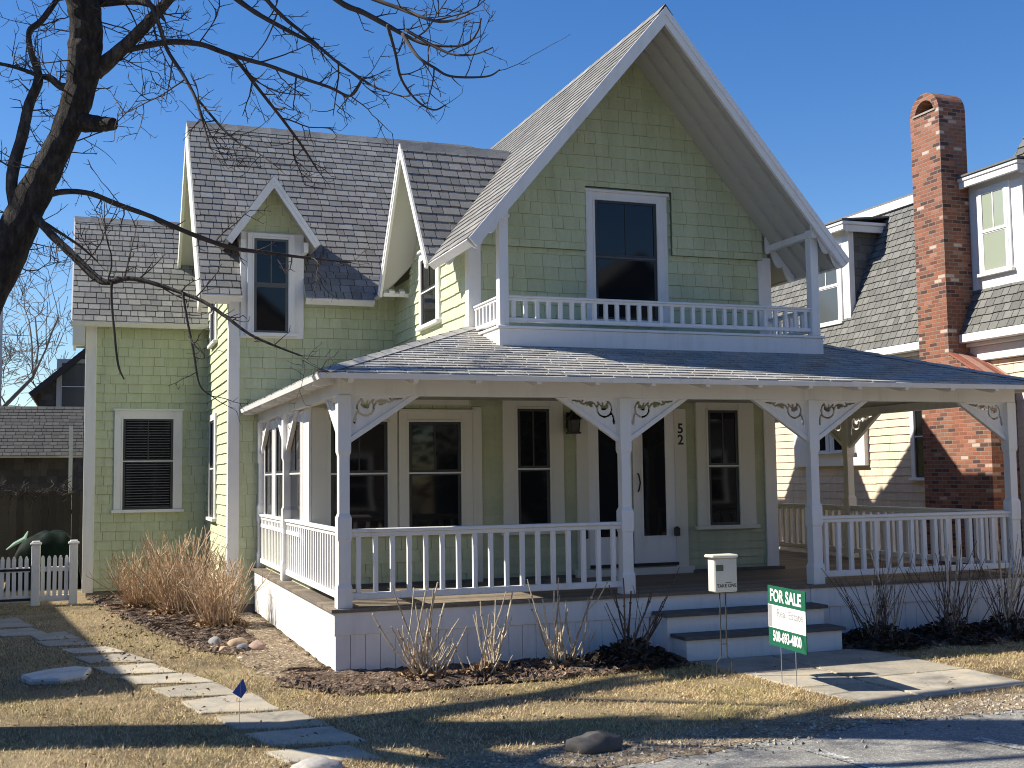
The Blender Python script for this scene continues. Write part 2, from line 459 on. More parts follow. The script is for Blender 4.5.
WALK = [[(3.42, -0.62), (4.25, -0.60), (4.22, -1.45), (3.46, -1.42)], [(4.27, -0.60), (5.36, -0.58), (5.40, -1.20), (4.25, -1.22)],
        [(4.245, -1.24), (5.41, -1.22), (5.44, -2.02), (4.22, -2.05)], [(3.47, -1.44), (4.22, -1.47), (4.20, -2.24), (3.52, -2.2)],
        [(3.53, -2.22), (4.19, -2.26), (4.20, -3.02), (3.62, -3.06)], [(4.21, -2.07), (5.44, -2.04), (5.42, -2.86), (4.22, -2.98)]]
mb = MB()
for q in WALK:
    c = sum((Vector(p) for p in q), Vector((0, 0))) / 4
    mb.prism(fr0, [tuple(c + (Vector(p) - c) * 0.988) for p in q][::-1], -0.02, 0.016 + rg.uniform(-.003, .003))
struct(mb.build('walkway', BLUESTONE, bevel=0.006))

STONES = [[(-3.46, 6.08), (-3.05, 6.35), (-2.81, 5.32), (-3.29, 5.33)], [(-3.24, 4.98), (-2.81, 5.1), (-2.6, 4.36), (-3.08, 4.43)], [(-2.77, 4.36), (-2.41, 4.5), (-2.24, 3.81), (-2.65, 3.86)], [(-2.66, 3.7), (-2.26, 3.77), (-2.09, 3.2), (-2.54, 3.29)], [(-2.4, 2.94), (-1.96, 2.94), (-1.78, 2.47), (-2.27, 2.6)], [(-2.23, 2.24), (-1.74, 2.28), (-1.55, 1.67), (-2.09, 1.79)], [(-2.04, 1.44), (-1.56, 1.48), (-1.38, 0.89), (-1.92, 1.0)], [(-1.83, 0.73), (-1.29, 0.72), (-1.11, 0.17), (-1.7, 0.33)], [(-1.58, -0.01), (-1.08, 0.05), (-0.94, -0.56), (-1.47, -0.45)], [(-1.39, -0.73), (-0.85, -0.62), (-0.73, -1.34), (-1.29, -1.25)], [(-1.19, -1.5), (-0.61, -1.46), (-0.48, -2.09), (-1.09, -1.97)], [(-1.05, -2.19), (-0.48, -2.19), (-0.34, -2.72), (-0.94, -2.58)], [(-0.99, -2.81), (-0.49, -2.83), (-0.37, -3.25), (-0.9, -3.12)]]
SLAB = ['shaded grey stepping stone nearest the white picket gate', 'shaded stepping stone second from the picket gate', 'narrow stepping stone third from the picket gate, half in shade',
        'stepping stone fourth from the gate, crossed by a branch shadow', 'stepping stone fifth from the gate, level with the second shrub', 'stepping stone sixth from the gate, just beyond the pale flat rock',
        'middle stone of the stepping path, beside the pale flat rock', 'stepping stone sixth from the road end, below the cobbles', 'wide stepping stone fifth from the road end of the path',
        'pale stepping stone just behind the blue marker flag', 'large stepping stone with the blue marker flag at its edge', 'stepping stone second from the road, under the trunk shadow', 'last stepping stone of the path, nearest the road']
for q, lb in zip(STONES, SLAB):
    c = sum((Vector(p) for p in q), Vector((0, 0))) / 4
    P = []
    for i in range(4):
        a = Vector(q[i]) - c; b = Vector(q[(i+1) % 4]) - c
        for tt in (0.0, 0.33, 0.66): 
            w = a.lerp(b, tt) * rg.uniform(1.06, 1.17); P.append((w.x, w.y))
    mb = MB(); mb.prism(frame((0, 0, 0), (1, 0, 0), (0, 1, 0), (0, 0, 1)), P[::-1], -0.02, 0.014 + rg.uniform(0, .006))
    o = mb.build('stepping_stone', BLUESTONE, bevel=0.006)
    o.location = (c.x, c.y, 0)
    tag(o, lb, 'stepping stone', 'stepping stones across the left lawn')

# ------------------------------------------------------------------ the cottage
H = thing('cottage_house', 'pale green shingled cottage with white wraparound porch, steep front gable and balcony', 'house')
D = 0.616
YW, XL, XR = 2.107, 2.032, 6.091      # front wall, upper left wall, right wall
YG = 5.671                            # front wall of the left wing
K = 1.1777; TH = math.atan(K); CT, ST = math.cos(TH), math.sin(TH)
FRONT = frame((0, YW, 0), (1, 0, 0), (0, 0, 1), (0, -1, 0))
LEFT = frame((XL, 0, 0), (0, -1, 0), (0, 0, 1), (-1, 0, 0))      # u = -y
RIGHT = frame((XR, 0, 0), (0, 1, 0), (0, 0, 1), (1, 0, 0))
WINGF = frame((0, YG, 0), (1, 0, 0), (0, 0, 1), (0, -1, 0))
WXL = -0.326
WINGL = frame((WXL, 0, 0), (0, -1, 0), (0, 0, 1), (-1, 0, 0))
ELLF = frame((0, 8.88, 0), (1, 0, 0), (0, 0, 1), (0, -1, 0))
ELLL = frame((-2.2, 0, 0), (0, -1, 0), (0, 0, 1), (-1, 0, 0))
SUNL = frame((0.16, 0, 0), (0, -1, 0), (0, 0, 1), (-1, 0, 0))

def wall(name, fr, polys, mat=GREEN, expo=0.15, wid=(0.13, 0.22), thick=0.0185, backing=0.1, holder=H, back=GREENB, jit=0.004):
    b = MB()
    for p in polys: b.prism(fr, p, -backing, -0.001)
    w = b.build(name, back, holder)
    s = MB(); shingles(s, fr, polys, expo, wid, thick, jit=jit, gap=.0042)
    s.build('clapboards' if mat is CLAP else 'shingles', mat, w)
    return w
gz = lambda x: 4.386 + K * (min(x, 8.136 - x) - 1.637) - 0.088     # underside of the main roof
# front wall, ground floor: clapboards right of the bay, shingles below the bay windows
wall('front_wall', FRONT, [[(2.03, D), (XR, D), (XR, 3.5), (2.03, 3.5)]], CLAP, 0.098, (3.0, 4.2), 0.012, jit=0)
wall('bay_wall', FRONT, [[(0.162, D), (2.03, D), (2.03, 2.75), (0.162, 2.75)]], GREEN, 0.145)
wall('bay_wall', SUNL, [[(-YG, D), (-YW - 0.002, D), (-YW - 0.002, 2.75), (-YG, 2.75)]], GREEN, 0.145)
# gable wall above the porch roof, with its flared upper skin notched round the window
wall('gable_wall', FRONT, [[(XL, 3.3), (XR, 3.3), (XR, gz(XR)), (4.068, gz(4.068)), (XL, gz(XL))]], GREEN, 0.155, (0.14, 0.24))
GUP = frame((0, YW - 0.055, 0), (1, 0, 0), (0, 0, 1), (0, -1, 0))
zf = 4.562
up = [[(2.16, zf), (3.50, zf), (3.50, gz(3.50)), (2.18, gz(2.18)), (2.16, gz(2.16))], [(3.50, 5.36), (4.684, 5.36), (4.684, gz(4.684)), (4.068, gz(4.068)), (3.50, gz(3.50))],
      [(4.684, zf), (5.975, zf), (5.975, gz(5.975)), (4.684, gz(4.684))]]
wall('gable_wall', GUP, up, GREEN, 0.155, (0.14, 0.24), backing=0.05)
# upper left wall of the main block, with the steep side gable over it
wall('side_wall', LEFT, [[(-YG, 3.3), (-YW, 3.3), (-YW, 4.6), (-YG, 4.6)]], GREEN, 0.15)
wall('side_wall', LEFT, [[(-4.85, 4.6), (-2.59, 4.6), (-3.72, 6.1)]], GREEN, 0.15)
wall('side_wall', RIGHT, [[(YW, D), (10.5, D), (10.5, 4.6), (YW, 4.6)]], GREEN, 0.15)
# left wing and the lower ell behind it
wall('wing_wall', WINGF, [[(WXL, 0.12), (2.03, 0.12), (2.03, 4.62), (0.66, 4.62), (-0.19, 4.62), (WXL, 4.62)]], GREEN, 0.147, (0.14, 0.24))
rz_ = lambda y: 4.36 + K * (min(y, 16.1 - y) - 5.37) - 0.16
wall('wing_wall', WINGL, [[(-10.43, 0.12), (-YG, 0.12), (-YG, rz_(YG)), (-8.05, rz_(8.05)), (-10.43, rz_(10.43))]], GREEN, 0.147, (0.14, 0.24))
wall('ell_wall', ELLF, [[(-2.2, 0.1), (WXL, 0.1), (WXL, 4.45), (-2.2, 4.45)]], GREEN, 0.147, (0.14, 0.26))
ez_ = lambda y: 4.356 + 1.07 * (min(y, 21.0 - y) - 8.6) - 0.16
wall('ell_wall', ELLL, [[(-12.1, 0.1), (-8.88, 0.1), (-8.88, ez_(8.88)), (-10.5, ez_(10.5)), (-12.1, ez_(12.1))]], GREEN, 0.147, (0.14, 0.26))
wall('rear_wall', frame((0, 12.4, 0), (1, 0, 0), (0, 0, 1), (0, 1, 0)), [[(-2.2, 0), (XR, 0), (XR, 4.3), (-2.2, 4.3)]], GREEN, 0.15)
b = MB()
b.box(-2.17, WXL - .02, 8.92, 12.2, 0, 0.115); b.box(WXL + .03, 2.0, YG + .04, 10.4, 0, 0.13); b.box(0.05, 8.0, 0.05, 5.6, 0.0, 0.12)
b.build('foundation', CONC, H)

# corner boards and trim
def boards(name, mat, lst, holder=H, bevel=0.004):
    if name in ('base_board', 'eave_fascia', 'bay_panel') and len(lst) > 1:
        for e_ in lst: boards(name, mat, [e_], holder, bevel)
        return
    m_ = MB()
    for fr, u0, u1, v0, v1, n0, n1 in lst: m_.fbox(fr, u0, u1, v0, v1, n0, n1)
    return m_.build(name, mat, holder, bevel=bevel)
boards('corner_board', WHITE, [(FRONT, XL - .028, 2.16, 3.4, 4.62, 0.0, .03), (LEFT, -YW - .11, -YW - .0005, 3.4, 4.55, .0005, .0275)])
boards('corner_board', WHITE, [(FRONT, 5.93, XR + .028, 3.4, 4.60, 0.0, .03)])
boards('corner_board', WHITE, [(FRONT, 5.95, XR + .028, D, 2.64, 0.0, .03), (RIGHT, YW + .0005, YW + .12, D, 2.64, .0005, .0275)])
boards('corner_board', CREAM, [(FRONT, XL + .0, 2.15, D, 2.64, 0.0, .032)])
boards('corner_board', WHITE, [(WINGF, WXL - .028, WXL + .125, 0.1, 4.45, 0.0, .03), (WINGL, -YG - .11, -YG - .0005, 0.1, 4.40, .0005, .0275)])
boards('corner_board', WHITE, [(ELLF, -2.228, -2.06, 0.08, 4.40, 0.0, .03), (ELLL, -8.99, -8.8805, 0.08, 4.40, .0005, .0275)])
boards('base_board', TREAD, [(FRONT, 2.16, 3.3, D, D + .035, 0, .04), (FRONT, 4.85, XR + .05, D, D + .035, 0, .12), (FRONT, 0.2, 2.02, D, D + .035, 0, .04)], bevel=0)

# windows
def window(fr, u0, u1, v0, v1, cas=(0.13, 0.13, 0.10, 0.0), sill=0.05, sash=SASH, trim=WHITE, glass=GLASS, mun=True, holder=H, name='window', crown=True, proud=0.043, rail=WSASH, mrat=0.5, label=None, blinds=False):
    l, r, tp, bt = cas
    w = MB()
    w.fbox(fr, u0 - l, u0, v0 - bt, v1 + tp, 0.0, proud); w.fbox(fr, u1, u1 + r, v0 - bt, v1 + tp, 0.0, proud)
    w.fbox(fr, u0, u1, v1, v1 + tp, 0.0, proud - .002)
    if bt: w.fbox(fr, u0, u1, v0 - bt, v0, 0.0, proud - .002)
    if crown: w.fbox(fr, u0 - l - .02, u1 + r + .02, v1 + tp, v1 + tp + .03, 0.0, proud + .03)
    # inner stop bead
    for a, b_, c, d in ((u0 - .012, u0 + .014, v0, v1), (u1 - .014, u1 + .012, v0, v1)): w.fbox(fr, a, b_, c, d, 0.001, proud + .008)
    w.fbox(fr, u0 + .014, u1 - .014, v1 - .014, v1 + .012, 0.001, proud + .008)
    W_ = w.build(name, trim, holder, bevel=0.003)
    if label: W_['label'] = label
    vm = v0 + (v1 - v0) * mrat
    a0, a1 = u0 + .014, u1 - .014
    s = MB(); sw = 0.038
    for (c, d, nf) in ((vm, v1 - .014, .037), (v0, vm, .031)):
        s.fbox(fr, a0, a0 + sw, c, d, .024, nf); s.fbox(fr, a1 - sw, a1, c, d, .024, nf)
        s.fbox(fr, a0 + sw, a1 - sw, d - sw * .8, d, .024, nf - .001); s.fbox(fr, a0 + sw, a1 - sw, c, c + sw * .9, .024, nf - .001)
    if mun: s.fbox(fr, (a0 + a1) / 2 - .009, (a0 + a1) / 2 + .009, vm + .03, v1 - .04, .024, .033)
    s.build('sash', sash, W_)
    if rail:
        q = MB(); q.fbox(fr, a0, a1, vm - .012, vm + .006, .024, .041); q.build('meeting_rail', rail, W_)
    g = MB(); g.fbox(fr, a0 + .01, a1 - .01, v0 + .01, v1 - .02, .0222, .0250); g.build('pane', glass, W_)
    if blinds:
        bl = MB(); k = v0 + .04
        while k < v1 - .05:
            bl.fbox(fr, a0 + .05, a1 - .05, k, k + .012, .0251, .0257); k += .042
        bl.build('blinds', m_plain('dim_blind', (0.10, 0.10, 0.10), 0.6, bmp=0), W_)
    if sill:
        q = MB(); q.fbox(fr, u0 - l - .03, u1 + r + .03, v0 - bt - sill, v0 - bt, 0.0, proud + .04); q.build('sill', trim, W_, bevel=0.004)
    return W_
def negu(a, b): return (-b, -a)
window(FRONT, 2.575, 3.01, 1.19, 2.635, (.165, .165, .10, 0), trim=CREAM, mrat=.5)
window(FRONT, 5.115, 5.575, 1.185, 2.635, (.15, .22, .10, 0), trim=CREAM, mrat=.51)
boards('bay_panel', CREAM, [(FRONT, 0.165, 0.34, 1.12, 2.62, 0, .03), (FRONT, 1.14, 1.15, 1.2, 2.62, 0, .03), (FRONT, .165, 2.0, 2.66, 2.745, 0, .031)])
window(FRONT, 0.36, 1.035, 1.22, 2.475, (.03, .10, .10, 0), trim=CREAM, mrat=.525, crown=True)
window(FRONT, 1.255, 1.905, 1.22, 2.475, (.10, .125, .10, 0), trim=CREAM, mrat=.525, crown=True)
boards('bay_panel', WHITE, [(SUNL, -5.66, -2.08, 1.12, 2.74, 0, .0215), (SUNL, -2.42, -2.078, 1.12, 2.62, .0216, .03)], bevel=0)
for (y0, y1) in ((2.52, 3.45), (3.75, 4.42), (4.68, 5.40)):
    a, b_ = negu(y0, y1)
    window(SUNL, a, b_, 1.22, 2.50, (.10, .10, .10, 0), trim=WHITE, mrat=.525, crown=False)
window(FRONT, 3.62, 4.49, 3.72, 5.215, (.105, .135, .085, 0), trim=WHITE, mrat=.52, rail=GSASH)
a, b_ = negu(3.38, 4.12)
window(LEFT, a, b_, 3.83, 4.72, (.10, .10, .10, 0), trim=WHITE)
for (y0, y1, v0, v1) in ((7.35, 8.05, 1.25, 2.75), (7.35, 8.05, 3.95, 4.95)):
    a, b_ = negu(y0, y1); window(WINGL, a, b_, v0, v1, (.09, .09, .09, 0), trim=WHITE, crown=False)
window(ELLF, -1.655, -.855, 1.37, 2.83, (.12, .13, .12, 0), trim=WHITE, mrat=.53, sash=SASH, blinds=True)

# front door: two glazed leaves in one casing
dr = MB()
dr.fbox(FRONT, 3.345, 3.50, .70, 2.64, 0, .035); dr.fbox(FRONT, 4.66, 4.825, .68, 2.64, 0, .035)
dr.fbox(FRONT, 3.30, 4.87, D, .70, 0, .10)
DOOR = dr.build('door', CREAM, H, bevel=0.004)
for (u0, u1) in ((3.50, 4.07), (4.09, 4.66)):
    lf = MB(); g0, g1 = u0 + .13, u1 - .13
    lf.fbox(FRONT, u0, g0, .75, 2.64, 0, .026); lf.fbox(FRONT, g1, u1, .75, 2.64, 0, .026); lf.fbox(FRONT, g0, g1, .75, 1.08, 0, .025)
    for (a, b_) in ((g0 - .025, g0), (g1, g1 + .025)): lf.fbox(FRONT, a, b_, 1.055, 2.60, .026, .034)
    lf.fbox(FRONT, g0 - .025, g1 + .025, 1.055, 1.08, .0255, .035)
    L_ = lf.build('door_leaf', WHITE, DOOR)
    q = MB(); q.fbox(FRONT, g0, g1, 1.08, 2.63, .0165, .020); q.build('glass_panel', GLASS, DOOR)
q = MB(); q.fbox(FRONT, 3.50, 4.68, .715, .752, .01, .05); q.build('threshold', BLACK, DOOR)
for u in (3.43, 4.66):
    q = MB(); q.fbox(FRONT, u - .035, u + .035, 1.07, 1.17, .036, .075); q.fbox(FRONT, u - .022, u + .022, 1.17, 1.185, .04, .07); q.build('door_stop', BLACK, DOOR, bevel=.012)
q = MB(); q.tube([FRONT(4.155, 1.62, .022), FRONT(4.15, 1.64, .06), FRONT(4.165, 1.73, .066), FRONT(4.15, 1.82, .06), FRONT(4.155, 1.84, .022)], .011, 6); q.build('handle', BLACK, DOOR, smooth=True)

def text_mesh(name, txt, size, fr, mat, parent, align='CENTER', bold=0.0, ext=0.002, sx=1.0):
    cu = bpy.data.curves.new(name, 'FONT'); cu.body = txt; cu.size = size; cu.align_x = align; cu.align_y = 'CENTER'
    cu.offset = bold; cu.resolution_u = 3
    ob = bpy.data.objects.new(name, cu); COL.objects.link(ob)
    bpy.context.view_layer.update()
    dg = bpy.context.evaluated_depsgraph_get()
    me = bpy.data.meshes.new_from_object(ob.evaluated_get(dg))
    bpy.data.objects.remove(ob)
    vs = [tuple(v.co) for v in me.vertices]; fs = [tuple(p.vertices) for p in me.polygons]
    mb_ = MB(); mb_.add([fr(v[0] * sx, v[1], ext) for v in vs], fs)
    bpy.data.meshes.remove(me)
    return mb_.build(name, mat, parent)
for ch, v in (('5', 2.385), ('2', 2.245)):
    text_mesh('house_number', ch, .17, frame(FRONT(4.745, v, .036), (1, 0, 0), (0, 0, 1), (0, -1, 0)), BLACK, H, bold=.004)
# wall lantern
q = MB()
LX, LY, LZ = 3.26, YW, 2.36
q.box(LX - .04, LX + .04, LY - .03, LY, LZ + .03, LZ + .22)
q.tube([(LX, LY - .02, LZ + .17), (LX, LY - .09, LZ + .24), (LX, LY - .15, LZ + .21)], .012, 6)
for a in range(4):
    an = R(45 + 90 * a); q.tube([(LX + .07 * math.cos(an), LY - .15 + .07 * math.sin(an), LZ - .02), (LX + .085 * math.cos(an), LY - .15 + .085 * math.sin(an), LZ + .13)], .008, 5)
q.add([(LX - .085, LY - .235, LZ + .13), (LX + .085, LY - .235, LZ + .13), (LX + .085, LY - .065, LZ + .13), (LX - .085, LY - .065, LZ + .13), (LX, LY - .15, LZ + .22)], [(0, 1, 4), (1, 2, 4), (2, 3, 4), (3, 0, 4), (3, 2, 1, 0)])
q.box(LX - .07, LX + .07, LY - .22, LY - .08, LZ - .04, LZ - .02)
LAMP = q.build('porch_lantern', BLACK, H)
q = MB(); q.box(LX - .05, LX + .05, LY - .20, LY - .10, LZ - .018, LZ + .125); q.build('lantern_glass', m_glass('lantern_glass', (.10, .10, .09), .15), LAMP)

# ---- roofs
def roof(name, fr, polys, mat=ROOF, expo=0.145, wid=(0.11, 0.22), thick=0.010, deck=0.055, holder=H, under=SOFFIT, ridge=0.0):
    b_ = MB()
    vtop = max(v for p in polys for _, v in p) - deck * ridge
    for p in polys: b_.prism(fr, clip_band(p, -9, vtop) if ridge else p, -deck, -0.001)
    d_ = b_.build(name, under, holder)
    s = MB(); shingles(s, fr, polys, expo, wid, thick, jit=0.008, gap=0.011)
    s.build('shingles', mat, d_)
    ul = MB()
    for p in polys: ul.add([fr(a_, b2_, .0012) for a_, b2_ in p], [tuple(range(len(p)))])
    ul.build('underlay', UNDER, d_)
    return d_
Y0 = 0.937
ML = frame((1.637, 0, 4.386), (0, -1, 0), (CT, 0, ST), (-ST, 0, CT))      # u=-y
MR = frame((6.499, 0, 4.386), (0, 1, 0), (-CT, 0, ST), (ST, 0, CT))
LEN = 2.431 / CT
vx = lambda x: (x - 1.637) / CT
roof('main_roof', ML, [[(-Y0, 0), (-Y0, LEN), (-3.72, LEN), (-3.72, vx(3.18)), (-2.47, 0)][::-1], [(-3.72, LEN), (-9.2, LEN), (-9.2, 0), (-5.0, 0), (-3.72, vx(3.18))][::-1]], ridge=K)
roof('main_roof', MR, [[(Y0, 0), (12, 0), (12, LEN), (Y0, LEN)]], ridge=K)
def rake(name, fr, ua, ub, L, tilt, depth=((-.062, -.004, .03), (-.135, -.0625, .014)), mat=WHITE, holder=H):
    """mitred board along a sloping edge; tilt = sin/cos of the slope at the ridge"""
    r_ = MB()
    for n0, n1, prot in depth:
        vm = lambda n: L + n * tilt
        sg = 1 if ub > ua else -1
        r_.prism_u(fr, [(0, n0), (vm(n0), n0), (vm(n1), n1), (0, n1)], ua - sg * prot, ua + sg * .025)
    return r_.build(name, mat, holder)
rake('rake_board', ML, -Y0, -Y0 - 1, LEN, K)
rake('rake_board', MR, Y0, Y0 + 1, LEN, K)
boards('eave_fascia', WHITE, [(ML, -2.47, -Y0 - .03, -.022, -.001, -.10, -.004), (MR, Y0 + .03, 12, -.022, -.001, -.10, -.004)], bevel=0)
for y in (1.22, 1.5, 1.78):                                     # boards under the front overhang
    for fr_, sg_, e_ in ((ML, -1, .2), (MR, 1, .16)):
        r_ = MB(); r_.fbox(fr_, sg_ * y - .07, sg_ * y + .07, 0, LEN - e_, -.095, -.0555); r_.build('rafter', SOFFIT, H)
def scallop(fr_y, sgn, name='scalloped_bracket', y=1.02):
    """board with a wavy lower edge under the eave, from the roof end in to the balcony post"""
    xs = [i / 24 for i in range(25)]
    top = []; bot = []
    for s in xs:
        x = 1.70 + .42 * s
        zt = 4.386 + K * (x - 1.637) - .092
        depth = .05 + .10 * abs(math.sin(s * math.pi * 2.5)) + .05 * s
        top.append((x, zt)); bot.append((x, zt - depth))
    P = bot + top[::-1]
    if sgn > 0: P = [(8.136 - x, z) for x, z in P][::-1]
    m_ = MB(); fr_ = frame((0, y, 0), (1, 0, 0), (0, 0, 1), (0, 1, 0)); 
    k = len(xs)
    for i in range(k - 1):
        q4 = [P[i], P[i+1], P[2*k-2-i], P[2*k-1-i]]
        m_.prism(fr_, q4, 0, .035)
    return m_.build(name, WHITE, H)
for yy in (0.99, 2.02):
    for sg in (-1, 1): scallop(None, sg, y=yy)
# steep gable dormer in the left slope
KD = 1.44; TD = math.atan(KD); CD, SD = math.cos(TD), math.sin(TD); LD = 1.25 / CD
SN = frame((0, 2.47, 4.39), (1, 0, 0), (0, CD, SD), (0, -SD, CD))
SF = frame((0, 4.97, 4.39), (-1, 0, 0), (0, -CD, SD), (0, SD, CD))
roof('side_gable_roof', SN, [[(1.62, 0), (1.66, 0), (3.2, LD), (1.62, LD)]], deck=.05, ridge=KD)
roof('side_gable_roof', SF, [[(-1.62, 0), (-1.66, 0), (-3.2, LD), (-1.62, LD)][::-1]], deck=.05, ridge=KD)
rake('rake_board', SN, 1.62, 2, LD, KD, ((-.055, -.003, .02), (-.105, -.0555, .01)))
rake('rake_board', SF, -1.62, -2, LD, KD, ((-.055, -.003, .02), (-.105, -.0555, .01)))
m_ = MB()                                                        # scalloped foot of the far soffit
for i in range(5):
    u0 = 1.66 + i * .075
    m_.fbox(SF, -u0 - .074, -u0, .015, .07 + .035 * (i % 2), -.115, -.052)
m_.build('scalloped_bracket', WHITE, H)
# wing roof
GF = frame((0, 5.37, 4.36), (1, 0, 0), (0, CT, ST), (0, -ST, CT))
GB = frame((0, 10.73, 4.36), (-1, 0, 0), (0, -CT, ST), (0, ST, CT))
LG = 2.68 / CT
v57 = 0.34 / CT
roof('wing_roof', GF, [[(-.75, 0), (-.2, 0), (-.2, v57), (-.75, v57)], [(.68, 0), (1.64, 0), (1.64 + .34, v57), (.68, v57)], [(-.75, v57), (1.98, v57), (4.07, (7.8 - 5.37) / CT), (4.07, LG), (-.75, LG)]], ridge=K, deck=.075)
roof('wing_roof', GB, [[(-4.07, 0), (.75, 0), (.75, LG), (-4.07, LG)]], ridge=K, deck=.075)
rake('rake_board', GF, -.75, 0, LG, K, ((-.36, -.003, .02),), mat=CREAM)
rake('rake_board', GB, .75, 0, LG, K, ((-.17, -.003, .02),), mat=CREAM)
boards('eave_fascia', WHITE, [(GF, -.75, -.2, -.02, -.001, -.11, -.004), (GF, .68, 1.66, -.02, -.001, -.11, -.004)], bevel=0)
b = MB(); b.prism_u(GF, [(0, -.18), (.45, -.18), (.45, -.095), (0, -.095)], -.73, -.35); b.build('eave_return', WHITE, H)
def ridge_cap(p0, p1, w=.12, drop=.10, mat=ROOF):
    rc = MB()
    p0 = Vector(p0); p1 = Vector(p1); d = (p1 - p0); L = d.length; d.normalize(); s = d.cross(Vector((0, 0, 1))).normalized()
    n = int(L / .26)
    for i in range(n):
        a = p0 + d * (L * i / n); c = p0 + d * (L * (i + 1.08) / n); lift = Vector((0, 0, .012))
        q = [a + s * w - Vector((0, 0, drop)), a + lift, a - s * w - Vector((0, 0, drop)), c - s * w - Vector((0, 0, drop)), c + lift * .3, c + s * w - Vector((0, 0, drop))]
        rc.add([tuple(x) for x in q], [(0, 1, 4, 5), (1, 2, 3, 4)])
    rc.build('ridge_cap', mat, H)
ridge_cap((-.76, 8.05, 7.535), (4.0, 8.05, 7.535), .10, .118)
ridge_cap((1.61, 3.72, 6.205), (3.1, 3.72, 6.205), .085, .122)
ridge_cap((4.068, .92, 7.27), (4.068, 11.5, 7.27), .10, .118)
# ell roof
TE = math.atan(1.07); CE, SE = math.cos(TE), math.sin(TE); LE = 1.9 / CE
EF = frame((0, 8.6, 4.356), (1, 0, 0), (0, CE, SE), (0, -SE, CE)); EB = frame((0, 12.4, 4.356), (-1, 0, 0), (0, -CE, SE), (0, SE, CE))
roof('ell_roof', EF, [[(-2.43, 0), (-.33, 0), (-.33, LE), (-2.43, LE)]], ridge=1.07); roof('ell_roof', EB, [[(.33, 0), (2.43, 0), (2.43, LE), (.33, LE)]], ridge=1.07)
rake('rake_board', EF, -2.43, 0, LE, 1.07, ((-.14, -.003, .02),)); rake('rake_board', EB, 2.43, 0, LE, 1.07, ((-.14, -.003, .02),))
boards('eave_fascia', WHITE, [(EF, -2.43, -.33, -.02, -.001, -.10, -.004)], bevel=0)
b = MB(); b.box(-2.42, -2.235, 8.64, 8.9, 3.98, 4.33); b.build('eave_return', CREAM, H)
ridge_cap((-2.44, 10.5, 6.41), (-.35, 10.5, 6.41), .10, .107)

# gabled window dormer breaking the wing eave
boards('dormer_front', WHITE, [(WINGF, -.195, .685, 3.80, 5.30, 0.002, .05)])
DW = frame((0, YG - .05, 0), (1, 0, 0), (0, 0, 1), (0, -1, 0))
window(DW, -.03, .475, 3.87, 5.22, (.075, .075, .06, 0), trim=WHITE, mrat=.5, crown=False, rail=GSASH, sash=GSASH)
wall('dormer_front', frame((0, YG - .02, 0), (1, 0, 0), (0, 0, 1), (0, -1, 0)), [[(-.18, 5.30), (.67, 5.30), (.67, 5.31), (.25, 5.93), (.17, 5.93), (-.18, 5.42)]], GREEN, .15, (.12, .2), backing=.05)
b = MB(); b.box(-.19, .68, YG, YG + 1.0, 3.8, 5.28); b.build('dormer_cheeks', WHITE, H)
KS = 1.44; LS = .65 / CD
D1 = frame((-.44, 0, 5.10), (0, -1, 0), (CD, 0, SD), (-SD, 0, CD)); D2 = frame((.86, 0, 5.10), (0, 1, 0), (-CD, 0, SD), (SD, 0, CD))
roof('dormer_roof', D1, [[(-6.95, 0), (-5.25, 0), (-5.25, LS), (-6.95, LS)]], deck=.045, ridge=KS); roof('dormer_roof', D2, [[(5.25, 0), (6.95, 0), (6.95, LS), (5.25, LS)]], deck=.045, ridge=KS)
rake('rake_board', D1, -5.25, -6, LS, KS, ((-.05, -.003, .02), (-.10, -.0505, .01))); rake('rake_board', D2, 5.25, 6, LS, KS, ((-.05, -.003, .02), (-.10, -.0505, .01)))
for x in (-.22, .65):
    b = MB(); b.box(x, x + .06, YG - .28, YG - .05, 5.0, 5.14); b.build('bracket', WHITE, H)
# ------------------------------------------------------------------ porch (part of the cottage)
PX1 = 8.11
BZ = D + 2.0                       # underside of the beam
ZE = 2.80                          # roof edge
kf = (3.567 - ZE) / (YW + .309); tf = math.atan(kf)
PF = frame((0, -.309, ZE), (1, 0, 0), (0, math.cos(tf), math.sin(tf)), (0, -math.sin(tf), math.cos(tf)))
LF_ = (YW + .309) / math.cos(tf)
kl = (3.567 - ZE) / (XL + .182); tl = math.atan(kl)
PL = frame((-.182, 0, ZE), (0, -1, 0), (math.cos(tl), 0, math.sin(tl)), (-math.sin(tl), 0, math.cos(tl)))
LL_ = (XL + .182) / math.cos(tl)
xr_ = PX1 + .2
kr = (3.567 - ZE) / (xr_ - XR); tr = math.atan(kr)
PR = frame((xr_, 0, ZE), (0, 1, 0), (-math.cos(tr), 0, math.sin(tr)), (math.sin(tr), 0, math.cos(tr)))
LR_ = (xr_ - XR) / math.cos(tr)
roof('porch_roof', PF, [[(-.182, 0), (xr_, 0), (XR, LF_), (XL, LF_)]], PROOF, .12, (.16, .30), .010, .05)
roof('porch_roof', PL, [[(-YG, 0), (.309, 0), (-YW, LL_), (-YG, LL_)]], PROOF, .12, (.16, .30), .010, .05)
roof('porch_roof', PR, [[(-.309, 0), (6.5, 0), (6.5, LR_), (YW, LR_)]], PROOF, .12, (.16, .30), .010, .05)
ridge_cap((-.182, -.309, ZE + .022), (XL, YW, 3.59), .10, .028, PROOF); ridge_cap((xr_, -.309, ZE + .022), (XR, YW, 3.59), .10, .028, PROOF)
boards('eave_fascia', WHITE, [(PF, -.18, xr_, -.016, -.001, -.055, -.003), (PL, -YG, .31, -.016, -.001, -.055, -.003), (PR, -.31, 6.5, -.016, -.001, -.055, -.003)], bevel=0)
